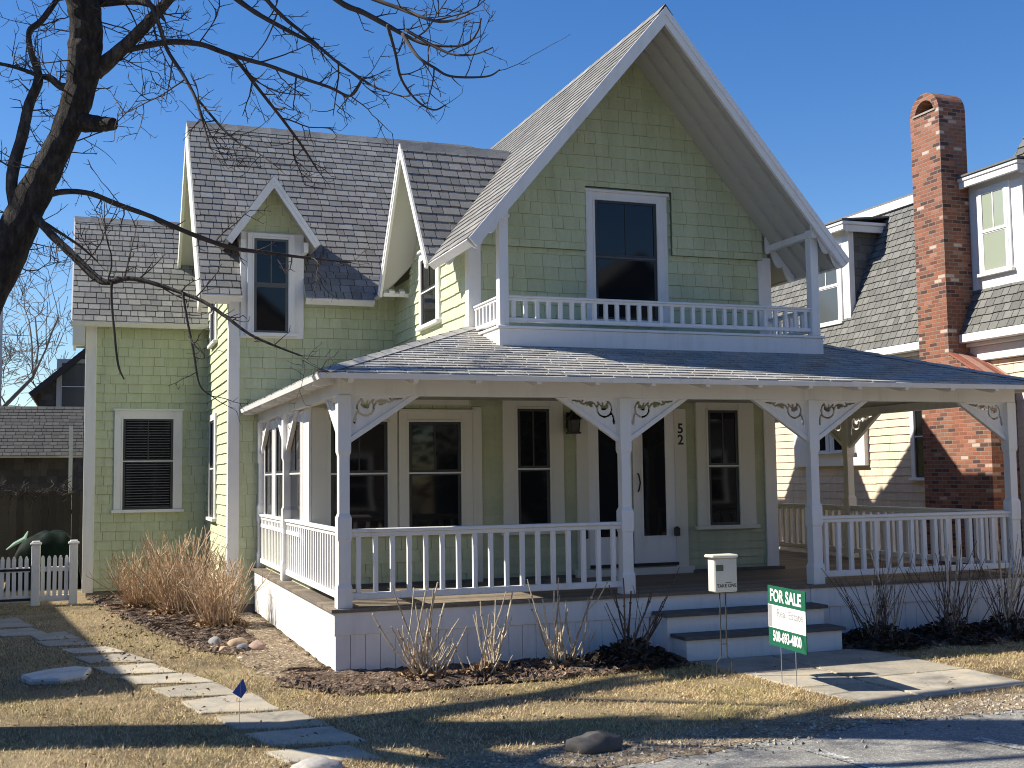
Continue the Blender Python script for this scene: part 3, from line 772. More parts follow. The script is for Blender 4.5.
def tail(fr, u, run, foot):                                     # rafter tails under the eaves
    r_ = MB(); r_.prism_u(fr, [(.0, -.052), (run, -.052), (run, -.15), (.06, -.115), (.0, -.085)], u - .025, u + .025); r_.build('rafter_tail', WHITE, H)
x = .1
while x < xr_ - .15: tail(PF, x, .42, 0); x += .62
y = .3
while y < 5.6: tail(PL, -y, .30, 0); y += .44
y = .3
while y < 6.2: tail(PR, y, .36, 0); y += .6
b = MB()
b.box(.04, PX1 - .0, .055, .155, BZ, BZ + .185); b.box(.055, .155, .157, YG - .002, BZ, BZ + .185); b.box(PX1 - .10, PX1, .157, 6.3, BZ, BZ + .185)
b.build('beam', WHITE, H, bevel=.005)
b = MB()
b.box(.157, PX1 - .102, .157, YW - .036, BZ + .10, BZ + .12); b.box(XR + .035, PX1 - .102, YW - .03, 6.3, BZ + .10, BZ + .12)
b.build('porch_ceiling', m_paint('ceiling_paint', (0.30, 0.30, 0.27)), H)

# deck, skirt, steps
b = MB(); y = -.02; i = 0
while y < 6.2:
    y1 = y + .105
    if y1 < YW: b.box(-.03, PX1 + .09, y + .002, y1 - .002, D - .032, D + rg.uniform(-.001, .001))
    else:
        if y < 5.6: b.box(-.03, .155, y + .002, y1 - .002, D - .032, D + rg.uniform(-.001, .001))
        b.box(XR + .004, PX1 + .09, y + .002, y1 - .002, D - .032, D + rg.uniform(-.001, .001))
    y = y1
b.build('porch_deck', DECK, H)
b = MB()
b.box(.0, 3.27, 0.0, .03, .375, D - .033); b.box(3.272, 5.17, 0.012, .03, .375, D - .033); b.box(5.172, PX1 + .07, 0.0, .03, .375, D - .033)
b.box(.0, .028, .0305, 5.62, .375, D - .033); b.box(PX1 + .042, PX1 + .07, .0305, 6.2, .375, D - .033)
SK = b.build('skirt_board', WHITE, H, bevel=.004)
b = MB()
def vboards(p0, p1, n, z0, z1, step=.142, skip=None):
    p0 = Vector(p0); p1 = Vector(p1); L = (p1 - p0).length; d = (p1 - p0) / L; n = Vector(n); k = 0.0
    while k < L:
        k1 = min(k + step, L)
        if not (skip and skip[0] < k and k1 < skip[1]):
            a = p0 + d * (k + .0025); c = p0 + d * (k1 - .0025)
            q = [a, c, c - n * .018, a - n * .018]; zz = z0 + rg.uniform(-.006, .006)
            b.add([(w.x, w.y, zz) for w in q] + [(w.x, w.y, z1) for w in q], [(0, 1, 5, 4), (1, 2, 6, 5), (2, 3, 7, 6), (3, 0, 4, 7), (4, 5, 6, 7), (3, 2, 1, 0)])
        k = k1
vboards((.012, .012, 0), (PX1 + .06, .012, 0), (0, -1, 0), .03, .374)
vboards((.012, 5.6, 0), (.012, .03, 0), (-1, 0, 0), .035, .374)
vboards((PX1 + .058, .03, 0), (PX1 + .058, 6.2, 0), (1, 0, 0), .03, .374)
b.build('skirt_boards', WHITE, H)
st = MB(); st.box(3.30, 5.15, -.26, .011, 0.0, .40); st.box(3.36, 5.16, -.545, -.262, 0.0, .205)
STEPS = st.build('steps', WHITE, H, bevel=.004)
st = MB(); st.box(3.26, 5.18, -.295, .010, .401, .436); st.build('tread', TREAD, STEPS, bevel=.004)
st = MB(); st.box(3.33, 5.19, -.58, -.262, .206, .240); st.build('tread', TREAD, STEPS, bevel=.004)

# posts: square stock, chamfered between blocks
def post_mesh(h):
    prof = [(0, .07), (.19, .07), (.23, .058), (.62, .058), (.64, .066), (.84, .066), (.88, .05), (1.42, .05), (1.46, .062), (h, .062)]
    m_ = MB(); vs = []; fs = []
    for z, r in prof: vs += [(-r, -r, z), (r, -r, z), (r, r, z), (-r, r, z)]
    for i in range(len(prof) - 1):
        for k in range(4): fs.append((4*i + k, 4*i + (k+1) % 4, 4*i + 4 + (k+1) % 4, 4*i + 4 + k))
    m_.add(vs, fs); return m_
FPX = [.108, 3.036, 5.312, 8.042]
posts = []
first = post_mesh(2.0).build('porch_post', WHITE, H); first.location = (FPX[0], .108, D + .001)
for px, py in [(x, .108) for x in FPX[1:]] + [(.105, 3.39), (.105, 5.60), (8.045, 3.23), (8.045, 6.1)]:
    copy_of(first, H, (px, py, D + .001))

# scroll-sawn brackets: thin boards with the scrolls really cut through
def scroll_strokes():
    St = []
    def arc(cx, cy, r, a0, a1, w, n=26, grow=0.0):
        St.append(([(cx + (r + grow * i / n) * math.cos(R(a0 + (a1 - a0) * i / n)), cy + (r + grow * i / n) * math.sin(R(a0 + (a1 - a0) * i / n))) for i in range(n + 1)], w))
    arc(.175, -.130, .095, 115, 330, .011); arc(.175, -.130, .095, 330, 395, .014)
    St.append(([(.145, -.10), (.17, -.115), (.195, -.12)], .04)); St.append(([(.12, -.05), (.15, -.085), (.17, -.10)], .014)); St.append(([(.195, -.115), (.225, -.085), (.265, -.05)], .013))
    St.append(([(.20, -.06), (.19, -.09)], .012))
    St.append(([(.27, -.12), (.30, -.07), (.345, -.045), (.385, -.055), (.40, -.085)], .011))
    St.append(([(.345, -.085), (.36, -.08)], .034)); St.append(([(.33, -.06), (.35, -.075)], .012))
    St.append(([(.40, -.05), (.44, -.075), (.475, -.06), (.50, -.035), (.535, -.045)], .012)); St.append(([(.455, -.03), (.47, -.05)], .012)); St.append(([(.54, -.03), (.585, -.028)], .010))
    St.append(([(.09, -.175), (.068, -.205), (.055, -.25), (.05, -.29)], .015)); St.append(([(.085, -.185), (.12, -.21), (.15, -.222)], .012)); St.append(([(.055, -.265), (.052, -.30)], .022))
    return [([(x_ * .865, y_ * .85) for x_, y_ in pts], w_ * .92) for pts, w_ in St]
BWD, BHT = .64, .425
def bracket_mesh():
    c = .0058; nu = int(BWD / c); nv = int(BHT / c)
    U, V = np.meshgrid((np.arange(nu) + .5) * c, -(np.arange(nv) + .5) * c, indexing='ij')
    keep = (U / BWD + (-V) / BHT) < 0.97
    for pts, w in scroll_strokes():
        dmin = np.full(U.shape, 9.0)
        for (ax, ay), (bx, by) in zip(pts[:-1], pts[1:]):
            dx, dy = bx - ax, by - ay; L2 = dx * dx + dy * dy + 1e-12
            t = np.clip(((U - ax) * dx + (V - ay) * dy) / L2, 0, 1)
            dmin = np.minimum(dmin, np.hypot(U - ax - t * dx, V - ay - t * dy))
        keep &= dmin > w * .5 + .0055
    idx = {}; m_ = MB(); t = .011
    def vid(i, j, s):
        k = (i, j, s)
        if k not in idx:
            idx[k] = len(m_.v); m_.v.append((i * c, s * t, -j * c))
        return idx[k]
    for i in range(nu):
        for j in range(nv):
            if not keep[i, j]: continue
            for s in (-1, 1):
                m_.f.append((vid(i, j, s), vid(i+1, j, s), vid(i+1, j+1, s), vid(i, j+1, s)))
            for di, dj, e in ((-1, 0, ((i, j), (i, j+1))), (1, 0, ((i+1, j), (i+1, j+1))), (0, -1, ((i, j), (i+1, j))), (0, 1, ((i, j+1), (i+1, j+1)))):
                a, b2 = i + di, j + dj
                if not (0 <= a < nu and 0 <= b2 < nv) or not keep[a, b2]:
                    m_.f.append((vid(*e[0], -1), vid(*e[1], -1), vid(*e[1], 1), vid(*e[0], 1)))
    return m_
bk = bracket_mesh()
bfr = frame((0, 0, 0), (1, 0, 0), (0, 0, 1), (0, -1, 0))
first_b = None
def bracket(px, py, ang):
    global first_b
    if first_b is None:
        first_b = bk.build('bracket', WHITE, H)
        e = MB(); e.prism(bfr, [(0, -BHT - .03), (.0, -BHT + .03), (BWD - .045, -.001), (BWD + .045, -.001)], -.028, .028)
        br = e.build('brace', WHITE, first_b, bevel=.004)
        e = MB(); e.fbox(bfr, 0.0, .018, -BHT + .05, 0, -.02, .02); e.fbox(bfr, .018, BWD - .06, -.018, 0, -.02, .02)
        ed = e.build('edging', WHITE, first_b)
        o = first_b
    else:
        o = copy_of(first_b, H)
        for ch in list(first_b.children): copy_of(ch, o)
    o.location = (px, py, BZ); o.rotation_euler = (0, 0, R(ang))
h_ = .062
bracket(FPX[0] + h_, .108, 0)
for x in FPX[1:3]: bracket(x + h_, .108, 0); bracket(x - h_, .108, 180)
bracket(FPX[3] - h_, .108, 180)
bracket(.105, .108 + h_, 90); bracket(.105, 3.39 - h_, -90); bracket(.105, 3.39 + h_, 90); bracket(.105, 5.60 - h_, -90)
bracket(8.045, .108 + h_, 90); bracket(8.045, 3.23 - h_, -90); bracket(8.045, 3.23 + h_, 90)

# railings: moulded top and bottom rail, square balusters
def railing(p0, p1, zt, zb, step, bw=.021, name='railing', ht=.075, capw=.045):
    p0 = Vector((*p0, 0)); p1 = Vector((*p1, 0)); d = p1 - p0; L = d.length
    fr = frame((p0.x, p0.y, 0), d, (0, 0, 1), d.cross(Vector((0, 0, 1))))
    m_ = MB()
    m_.fbox(fr, 0, L, zt - ht * .45, zt, -capw, capw); m_.fbox(fr, 0, L, zt - ht, zt - ht * .451, -capw * .62, capw * .62)
    m_.fbox(fr, 0, L, zb, zb + ht * .85, -capw * .72, capw * .72)
    rl = m_.build(name, WHITE, H, bevel=.006)
    n = max(1, round(L / step)); f0 = None
    for i in range(n):
        u = (i + .5) * L / n
        if f0 is None:
            q = MB(); q.box(-bw, bw, -bw, bw, 0, zt - ht - zb - ht * .85 + .002); f0 = q.build('baluster', WHITE, rl); o = f0
        else: o = copy_of(f0, rl)
        p = fr(u, zb + ht * .85 - .001, 0); o.location = p; o.rotation_euler = (0, 0, math.atan2(d.y, d.x) + rg.uniform(-.02, .02))
ZT, ZB = D + .734, D + .07
railing((FPX[0] + .06, .108), (FPX[1] - .06, .108), ZT, ZB, .168)
railing((FPX[2] + .06, .108), (FPX[3] - .06, .108), ZT, ZB, .165)
railing((.105, .16), (.105, 3.34), ZT, ZB, .135); railing((.105, 3.44), (.105, 5.54), ZT, ZB, .135)
railing((8.045, .16), (8.045, 3.18), ZT, ZB, .155); railing((8.045, 3.28), (8.045, 6.05), ZT, ZB, .155)

# balcony over the porch
b = MB(); b.box(2.03, 6.186, 1.076, YW - .03, 3.06, 3.44); b.build('balcony_base', WHITE, H, bevel=.004)
b = MB(); b.box(2.01, 6.206, 1.056, YW - .028, 3.441, 3.47); b.build('balcony_floor', WHITE, H, bevel=.004)
bp = MB(); bp.box(-.055, .055, -.055, .055, 0, 1.30); bp.box(-.07, .07, -.07, .07, 1.20, 1.235)
f_ = bp.build('balcony_post', WHITE, H, bevel=.006); f_.location = (2.092, 1.135, 3.47); copy_of(f_, H, (6.10, 1.135, 3.47))
railing((2.15, 1.135), (6.045, 1.135), 3.815, 3.52, .137, .02, 'balcony_railing', .055, .04)
railing((2.092, 1.19), (2.092, YW - .03), 3.815, 3.52, .13, .02, 'balcony_railing', .055, .04)
railing((6.10, 1.19), (6.10, YW - .03), 3.815, 3.52, .13, .02, 'balcony_railing', .055, .04)
for x in (2.092, 6.10):
    b = MB(); b.box(x - .04, x + .04, 1.195, YW - .06, 4.68, 4.76); b.build('balcony_beam', WHITE, H, bevel=.004)
# right-hand gables over the east wall (unseen; shadows fall on the next house, the second added to shape them)
for yc, hw, kk in ((5.87, 2.0, 1.05), (8.79, 1.7, 1.65)):
    tt = math.atan(kk); c_, s_ = math.cos(tt), math.sin(tt); ll = hw / c_
    za = hw * kk; xin = 6.499 - za / K
    RN = frame((0, yc - hw, 4.39), (1, 0, 0), (0, c_, s_), (0, -s_, c_)); RF = frame((0, yc + hw, 4.39), (-1, 0, 0), (0, -c_, s_), (0, s_, c_))
    roof('side_gable_roof', RN, [[(6.47, 0), (6.51, 0), (6.51, ll), (xin, ll)]], deck=.05, ridge=kk); roof('side_gable_roof', RF, [[(-6.47, 0), (-6.51, 0), (-6.51, ll), (-xin, ll)][::-1]], deck=.05, ridge=kk)
    wall('side_wall', RIGHT, [[(yc - hw + .12, 4.6), (yc + hw - .12, 4.6), (yc, 4.39 + za - .1)]], GREEN, 0.15)

# ------------------------------------------------------------------ the house next door (right)
NX = 10.5
N = thing('mansard_house', 'cream shingled neighbouring house with slate grey mansard roof and brick chimney', 'house', (0, 0, 0))
NW = frame((NX, 0, 0), (0, -1, 0), (0, 0, 1), (-1, 0, 0))
NFR = frame((0, -2.0, 0), (1, 0, 0), (0, 0, 1), (0, -1, 0))
NBACK = m_plain('cream_backing', (0.40, 0.34, 0.25), .85)
wall('side_wall', NW, [[(-15, .15), (2, .15), (2, 3.45), (-15, 3.45)]], NSIDE, .135, (.28, .5), .016, .2, N, NBACK)
wall('front_wall', NFR, [[(NX, .15), (20, .15), (20, 3.45), (NX, 3.45)]], NSIDE, .135, (.28, .5), .016, .2, N, NBACK)
b = MB(); b.box(NX + .05, 19.9, -1.9, 14.9, 0, .2); b.build('foundation', CONC, N)
b = MB()
b.box(NX - .10, NX + .3, -2.1, 15, 3.46, 3.68); b.box(NX - .17, NX + .3, -2.17, 15, 3.682, 3.74); b.box(NX - .30, NX + .3, -2.3, 15, 3.742, 3.87)
b.box(NX + .3, 20, -2.1, -1.8, 3.46, 3.68); b.box(NX + .3, 20, -2.3, -1.8, 3.742, 3.87)
b.build('cornice', WHITE, N, bevel=.01)
KM = (6.5 - 3.88) / 1.1; TM = math.atan(KM); CM, SM = math.cos(TM), math.sin(TM)
MF = frame((NX - .25, 0, 3.88), (0, -1, 0), (CM, 0, SM), (-SM, 0, CM)); LM = 1.1 / CM
MFF = frame((0, -2.25, 3.88), (1, 0, 0), (0, CM, SM), (0, -SM, CM))
roof('mansard_roof', MF, [[(-15, 0), (2.25, 0), (1.15, LM), (-15, LM)]], NROOF, .135, (.12, .22), .018, .1, N)
roof('mansard_roof', MFF, [[(NX - .25, 0), (20, 0), (20, LM), (NX + .85, LM)]], NROOF, .135, (.12, .22), .018, .1, N)
b = MB(); b.box(NX + .78, 20, -1.2, 15, 6.48, 6.62); b.build('roof_edge_trim', WHITE, N)
b = MB(); b.box(NX + .9, 20, -1.1, 15, 6.4, 6.7); b.build('flat_roof', NROOF, N)
roof('mansard_roof', frame((NX + .1, 0, 6.3), (0, -1, 0), (.35, 0, .937), (-.937, 0, .35)), [[(-2.62, 0), (1.0, 0), (1.0, .70), (-2.34, .70)]], NROOF, .135, (.12, .22), .018, .1, N)
b = MB(); b.box(NX + .30, NX + 2, -1, 2.40, 6.93, 7.0); b.build('roof_edge_trim', WHITE, N)
def curtain_glass(name, c): return m_glass(name, c, .08)
NG1 = curtain_glass('glass_over_blinds', (.08, .09, .095)); NG2 = curtain_glass('glass_over_pale_curtain', (.30, .34, .27))
def n_dormer(y0, y1, wy0, wy1, wz0, wz1, zb, zt, glass):
    b = MB(); x0 = NX + .02
    b.box(x0, x0 + .04, y0, y1, zb, zt); dm = b.build('dormer', WHITE, N)
    b = MB(); b.box(x0 + .042, x0 + 1.05, y0 + .02, y1 - .02, zb, zt - .02); b.build('dormer_cheeks', NBACK, dm)
    ck = MB()
    shingles(ck, frame((0, y0 + .02, 0), (1, 0, 0), (0, 0, 1), (0, -1, 0)), [[(x0 + .11, zb), (x0 + 1.05, zb), (x0 + 1.05, zt), (x0 + .11, zt)]], .14, (.2, .35), .014)
    ck.build('cheek_shingles', NROOF, dm)
    b = MB(); b.box(x0 - .001, x0 + .11, y0 - .012, y0 + .019, zb, zt); b.build('corner_board', WHITE, dm)
    b = MB(); b.box(x0 - .22, x0 + 1.2, y0 - .16, y1 + .16, zt + .0, zt + .06); b.box(x0 - .20, x0 - .15, y0 - .14, y1 + .14, zt - .10, zt - .001)
    b.box(x0 - .14, x0 + 1.1, y0 - .13, y0 - .09, zt - .12, zt - .001); b.build('dormer_trim', WHITE, dm, bevel=.008)
    b = MB(); b.add([(x0 - .24, y0 - .18, zt + .062), (x0 - .24, y1 + .18, zt + .062), (x0 + 1.3, y1 + .18, zt + .22), (x0 + 1.3, y0 - .18, zt + .22), (x0 - .24, y0 - .18, zt + .09), (x0 - .24, y1 + .18, zt + .09), (x0 + 1.3, y1 + .18, zt + .25), (x0 + 1.3, y0 - .18, zt + .25)], [(0, 3, 2, 1), (4, 5, 6, 7), (0, 1, 5, 4), (1, 2, 6, 5), (2, 3, 7, 6), (3, 0, 4, 7)]); b.build('dormer_roof', NROOF, dm)
    fr = frame((x0 - .001, 0, 0), (0, -1, 0), (0, 0, 1), (-1, 0, 0)); a, b2 = negu(wy0, wy1)
    w_ = window(fr, a, b2, wz0, wz1, (.06, .06, .06, 0), sash=WSASH, trim=WHITE, glass=glass, holder=N, crown=False, proud=.03)
n_dormer(6.44, 7.75, 6.70, 7.50, 4.52, 5.85, 4.25, 6.20, NG1)
n_dormer(2.30, 3.44, 2.58, 3.13, 4.78, 6.02, 4.48, 6.22, NG2)
a, b2 = negu(6.35, 7.85)
b = MB(); b.box(NX - .10, NX + .05, 6.02, 8.16, 1.93, 2.98); b.build('window_surround', WHITE, N, bevel=.006)
window(frame((NX - .1, 0, 0), (0, -1, 0), (0, 0, 1), (-1, 0, 0)), -7.62, -7.05, 2.18, 2.90, (.05, .05, .04, 0), sash=WSASH, holder=N, crown=False, sill=0.03); window(frame((NX - .1, 0, 0), (0, -1, 0), (0, 0, 1), (-1, 0, 0)), -6.90, -6.33, 2.18, 2.90, (.05, .05, .04, 0), sash=WSASH, holder=N, crown=False, sill=.03)
window(NW, -4.80, -4.12, 1.72, 3.05, (.09, .05, .09, 0), sash=SASH, holder=N, crown=False)
# chimney: broad base, sloping shoulder, stack with an arched cap
cx0 = 10.0
b = MB()
cfr = frame((cx0, 0, 0), (0, 1, 0), (0, 0, 1), (1, 0, 0))
b.prism(cfr, [(2.56, 0), (4.02, 0), (4.02, 3.56), (3.36, 3.56), (2.56, 3.10)], 0, .49)
b.prism(cfr, [(3.36, 3.561), (4.02, 3.561), (4.02, 7.28), (3.36, 7.28)], .0, .50)
cy, zs, ro, ri = 3.69, 7.36, .33, .215
b.prism(cfr, [(3.36, 7.281), (4.02, 7.281), (4.02, zs), (3.36, zs)], .0, .50)
for i in range(14):
    a0, a1 = math.pi * i / 14, math.pi * (i + 1) / 14
    b.prism(cfr, [(cy + ri * math.cos(a0), zs + .001 + ri * math.sin(a0)), (cy + ro * math.cos(a0), zs + .001 + ro * math.sin(a0)), (cy + ro * math.cos(a1), zs + .001 + ro * math.sin(a1)), (cy + ri * math.cos(a1), zs + .001 + ri * math.sin(a1))], .0, .50)
CH = b.build('chimney', BRICK, N)
b = MB(); b.prism(cfr, [(cy - .20, zs), (cy + .20, zs), (cy + .14, zs + .15), (cy, zs + .205), (cy - .14, zs + .15)], .22, .28); b.build('flue_shade_plate', BLACK, CH)  # black plate standing in for the shade inside the arch
b = MB(); b.fbox(cfr, cy - .26, cy + .26, zs + .0012, zs + .03, -.015, .22); b.build('cap_sill', CONC, CH)
b = MB(); k = math.atan2(.46, .80)
sfr = frame((cx0 - .01, 2.54, 3.10), (1, 0, 0), (0, math.cos(k), math.sin(k)), (0, -math.sin(k), math.cos(k)))
u = 0
while u < .49:
    b.fbox(sfr, u, u + .066, 0, .95, .002, .03 + rg.uniform(-.003, .003)); u += .075
b.build('shoulder_bricks', m_shingle('shoulder_brick', [(0, (.10, .045, .035)), (.5, (.33, .11, .07)), (.85, (.30, .10, .065)), (1, (.5, .36, .28))], .3), CH)
# ------------------------------------------------------------------ left background: gate, fence, sheds, dark house
def picket_run(x0, x1, y, holder, z0=.05, top=.74, step=.082, name='picket', mat=WHITE):
    n = max(2, round((x1 - x0) / step)); f0 = None
    for i in range(n):
        x = x0 + (i + .5) * (x1 - x0) / n
        if f0 is None:
            m_ = MB(); fr = frame((0, 0, 0), (1, 0, 0), (0, 0, 1), (0, -1, 0))
            m_.prism(fr, [(-.027, 0), (.027, 0), (.027, top - z0 - .05), (.015, top - z0 - .01), (0, top - z0), (-.015, top - z0 - .01), (-.027, top - z0 - .05)], 0, .018)
            f0 = m_.build(name, mat, holder); o = f0
        else: o = copy_of(f0, holder)
        o.location = (x, y, z0 + rg.uniform(-.006, .006)); o.rotation_euler = (0, rg.uniform(-.012, .012), 0)
FN = thing('picket_fence', 'white picket fence panel with two capped posts beside the green house corner', 'fence', (-2.6, 8.0, 0))
for x in (-.27, .255):
    m_ = MB(); m_.box(x - .06, x + .06, -.06, .06, 0, .90); m_.box(x - .078, x + .078, -.078, .078, .90, .93); m_.box(x - .055, x + .055, -.055, .055, .931, .955); m_.build('post', WHITE, FN, bevel=.006)
m_ = MB(); m_.box(-.21, .195, .0, .03, .50, .57); m_.box(-.21, .195, .0, .03, .06, .15); m_.build('rail', WHITE, FN, bevel=.003)
picket_run(-.21, .195, -.001, FN, .08)
GT = thing('picket_gate', 'white picket gate with black strap hinges left of the capped post', 'gate', (-3.5, 8.0, 0))
m_ = MB(); m_.box(-.55, .55, 0, .03, .50, .57); m_.box(-.55, .55, 0, .03, .06, .15); m_.build('rail', WHITE, GT, bevel=.003)
picket_run(-.55, .55, -.001, GT, .07)
for z in (.535, .10):
    m_ = MB(); m_.box(.12, .60, -.028, -.019, z - .018, z + .018); m_.tube([(.60, -.03, z - .05), (.60, -.03, z + .05)], .028, 8); m_.build('hinge', BLACK, GT)
F3 = thing('picket_fence', 'white picket fence running on to the left of the gate', 'fence', (-5.4, 8.0, 0))
m_ = MB(); m_.box(-1.2, 1.25, 0, .03, .50, .57); m_.box(-1.2, 1.25, 0, .03, .06, .15); m_.build('rail', WHITE, F3)
m_ = MB(); m_.box(1.19, 1.31, -.06, .06, 0, .9); m_.box(1.17, 1.33, -.08, .08, .9, .95); m_.build('post', WHITE, F3)
picket_run(-1.2, 1.18, -.001, F3, .08)

DKWOOD = m_shingle('dark_weathered_board', [(0, (.035, .028, .024)), (.6, (.06, .05, .042)), (1, (.09, .075, .06))], .4)
DKSH = m_shingle('dark_brown_shingle', [(0, (.05, .045, .042)), (.6, (.075, .066, .06)), (1, (.10, .09, .08))], .3)
DKB = m_plain('dark_backing', (.035, .03, .028), .9)
BF = thing('board_fence', 'tall dark weathered board fence behind the white pickets', 'fence', (-4.4, 13.4, 0))
m_ = MB(); x = -3.5
while x < 2.15:
    w = rg.uniform(.13, .15); m_.box(x, x + w - .008, rg.uniform(0, .006), .022, 0, 1.62 + rg.uniform(-.03, .03)); x += w
m_.build('boards', DKWOOD, BF)
m_ = MB(); m_.box(-3.5, 2.15, .024, .07, .4, .49); m_.box(-3.5, 2.15, .024, .07, 1.2, 1.29); m_.build('rail', DKWOOD, BF)
m_ = MB()
for i in range(260):
    x = rg.uniform(-2.6, 2.0); z = 1.55 + abs(rg.gauss(0, .12)); p = Vector((x, -.02 + rg.uniform(-.05, .1), z)); P = [p]
    for k in range(4):
        p = p + Vector((rg.uniform(-.12, .12), rg.uniform(-.05, .05), rg.uniform(-.10, .10))); P.append(p)
    m_.tube(P, .006, 3, False)
tag(m_.build('dead_vine', TWIG, None), 'tangle of dry vine along the top of the dark board fence', 'vine').location = (-4.4, 13.4, 0)

# tarp-covered heap
def blob(name, mat, loc, dims, seed, parent=None, subd=3, amp=.12, flat=True, freq=2.0, sm=True):
    rr = random.Random(seed); me = bpy.data.meshes.new(name); bm = bmesh.new()
    bmesh.ops.create_icosphere(bm, subdivisions=subd, radius=1.0)
    from mathutils import noise as mn
    off = Vector((rr.uniform(0, 50), rr.uniform(0, 50), rr.uniform(0, 50)))
    for v in bm.verts:
        d = 1 + amp * (mn.noise(v.co * freq + off) * 1.3 + .5 * mn.noise(v.co * freq * 2.7 + off))
        c = v.co * d
        if flat and c.z < -.35: c.z = -.35
        v.co = Vector((c.x * dims[0], c.y * dims[1], c.z * dims[2]))
    bm.to_mesh(me); bm.free()
    if sm: me.polygons.foreach_set('use_smooth', [True] * len(me.polygons))
    me.materials.append(mat)
    o = bpy.data.objects.new(name, me); COL.objects.link(o); o.location = loc
    if parent: o.parent = parent
    return o
TARP = m_plain('dark_green_tarp', (.003, .010, .007), .7, .3, 4, .2, 14)
TARP.node_tree.nodes['Principled BSDF'].inputs['Specular IOR Level'].default_value = .12
TP = thing('tarp_covered_heap', 'dark green tarp draped over a heap behind the picket fence', 'tarp', (-2.85, 11.2, 0))
me_v = []; nx_, ny_ = 26, 18; m_ = MB()
from mathutils import noise as mno
for i in range(nx_ + 1):
    for j in range(ny_ + 1):
        s = i / nx_ * 2 - 1; t_ = j / ny_ * 2 - 1
        r = max(abs(s), abs(t_)); prof = max(0.0, 1 - r ** 6)
        z = .02 + .94 * prof * (1 - .26 * (s < 0) * abs(s)) + .06 * mno.noise(Vector((s * 4, t_ * 4, 2))) * prof ** .5
        me_v.append((s * .58 * (1 + .05 * (1 - prof)), t_ * .55, z))
m_.add(me_v, [(i * (ny_ + 1) + j, (i + 1) * (ny_ + 1) + j, (i + 1) * (ny_ + 1) + j + 1, i * (ny_ + 1) + j + 1) for i in range(nx_) for j in range(ny_)])
m_.build('tarp', TARP, TP, smooth=True)
m_ = MB(); m_.tube([(-.58, -.57, .70), (-.45, -.58, .80), (-.30, -.57, .88), (-.25, -.56, 1.0)], [.012, .03, .035, .01], 5); m_.build('folded_hem', m_plain('pale_green_cloth', (.25, .42, .34), .6), TP)

GA = thing('garage', 'dark shingled garage with pale grey roof behind the board fence', 'garage', (-2.42, 17, 0))
wall('front_wall', frame((-2.42, 17, 0), (1, 0, 0), (0, 0, 1), (0, -1, 0)), [[(-8, 0), (0, 0), (0, 2.4), (-8, 2.4)]], DKSH, .15, holder=None, back=DKB).parent = GA
for ch in [o for o in GA.children]: ch.matrix_parent_inverse = Matrix.Translation((2.42, -17, 0))
m_ = MB(); m_.box(-.14, -.06, -.50, -.42, .1, 3.05); m_.build('downpipe', CREAM, GA)
GRR = m_shingle('pale_grey_roof', [(0, (.04, .039, .036)), (.5, (.055, .054, .05)), (1, (.075, .073, .067))], .3, (.05, .05, .045), .4)
tg = math.atan(.62); gfr = frame((0, -.35, 2.40), (1, 0, 0), (0, math.cos(tg), math.sin(tg)), (0, -math.sin(tg), math.cos(tg)))
roof('roof', gfr, [[(-8.2, 0), (.15, 0), (.15, 2.25), (-8.2, 2.25)]], GRR, .15, holder=GA)
m_ = MB(); m_.box(-8, -.01, .05, 3.1, 0, 2.35); m_.build('rear_walls', DKB, GA)
DH = thing('dark_house', 'dark brown shingled gabled house with white window far behind the garage', 'house', (-.9, 22.5, 0))
dfr = frame((0, 0, 0), (1, 0, 0), (0, 0, 1), (0, -1, 0))
zg = lambda x: 4.15 + .87 * (min(x, 4.2 - x - 1.2) + 2.7)
b = MB(); P = [(-2.5, 0), (5.5, 0), (5.5, 4.2), (1.5, 7.78), (-2.5, 4.25)]
b.prism(dfr, P, -6, -.001); wl = b.build('front_wall', DKB, DH)
s = MB(); shingles(s, dfr, [P], .16, (.2, .35), .014); s.build('shingles', DKSH, wl)
td = math.atan(.885); dl = frame((-2.75, -.35, 4.15), (0, -1, 0), (math.cos(td), 0, math.sin(td)), (-math.sin(td), 0, math.cos(td)))
roof('roof', dl, [[(-6.5, 0), (0, 0), (0, 5.68), (-6.5, 5.68)][::-1]], DKSH, .16, holder=DH, under=DKB, deck=.14)
d2 = frame((5.75, -.35, 4.15), (0, 1, 0), (-math.cos(td), 0, math.sin(td)), (math.sin(td), 0, math.cos(td)))
roof('roof', d2, [[(0, 0), (6.5, 0), (6.5, 5.68), (0, 5.68)]], DKSH, .16, holder=DH, under=DKB, deck=.14)
window(dfr, -1.96, -.95, 3.72, 5.0, (.12, .12, .1, 0), holder=DH, crown=False, trim=m_paint('grey_trim', (.42, .41, .40)), glass=m_glass('curtained_glass', (.07, .07, .072), .1))

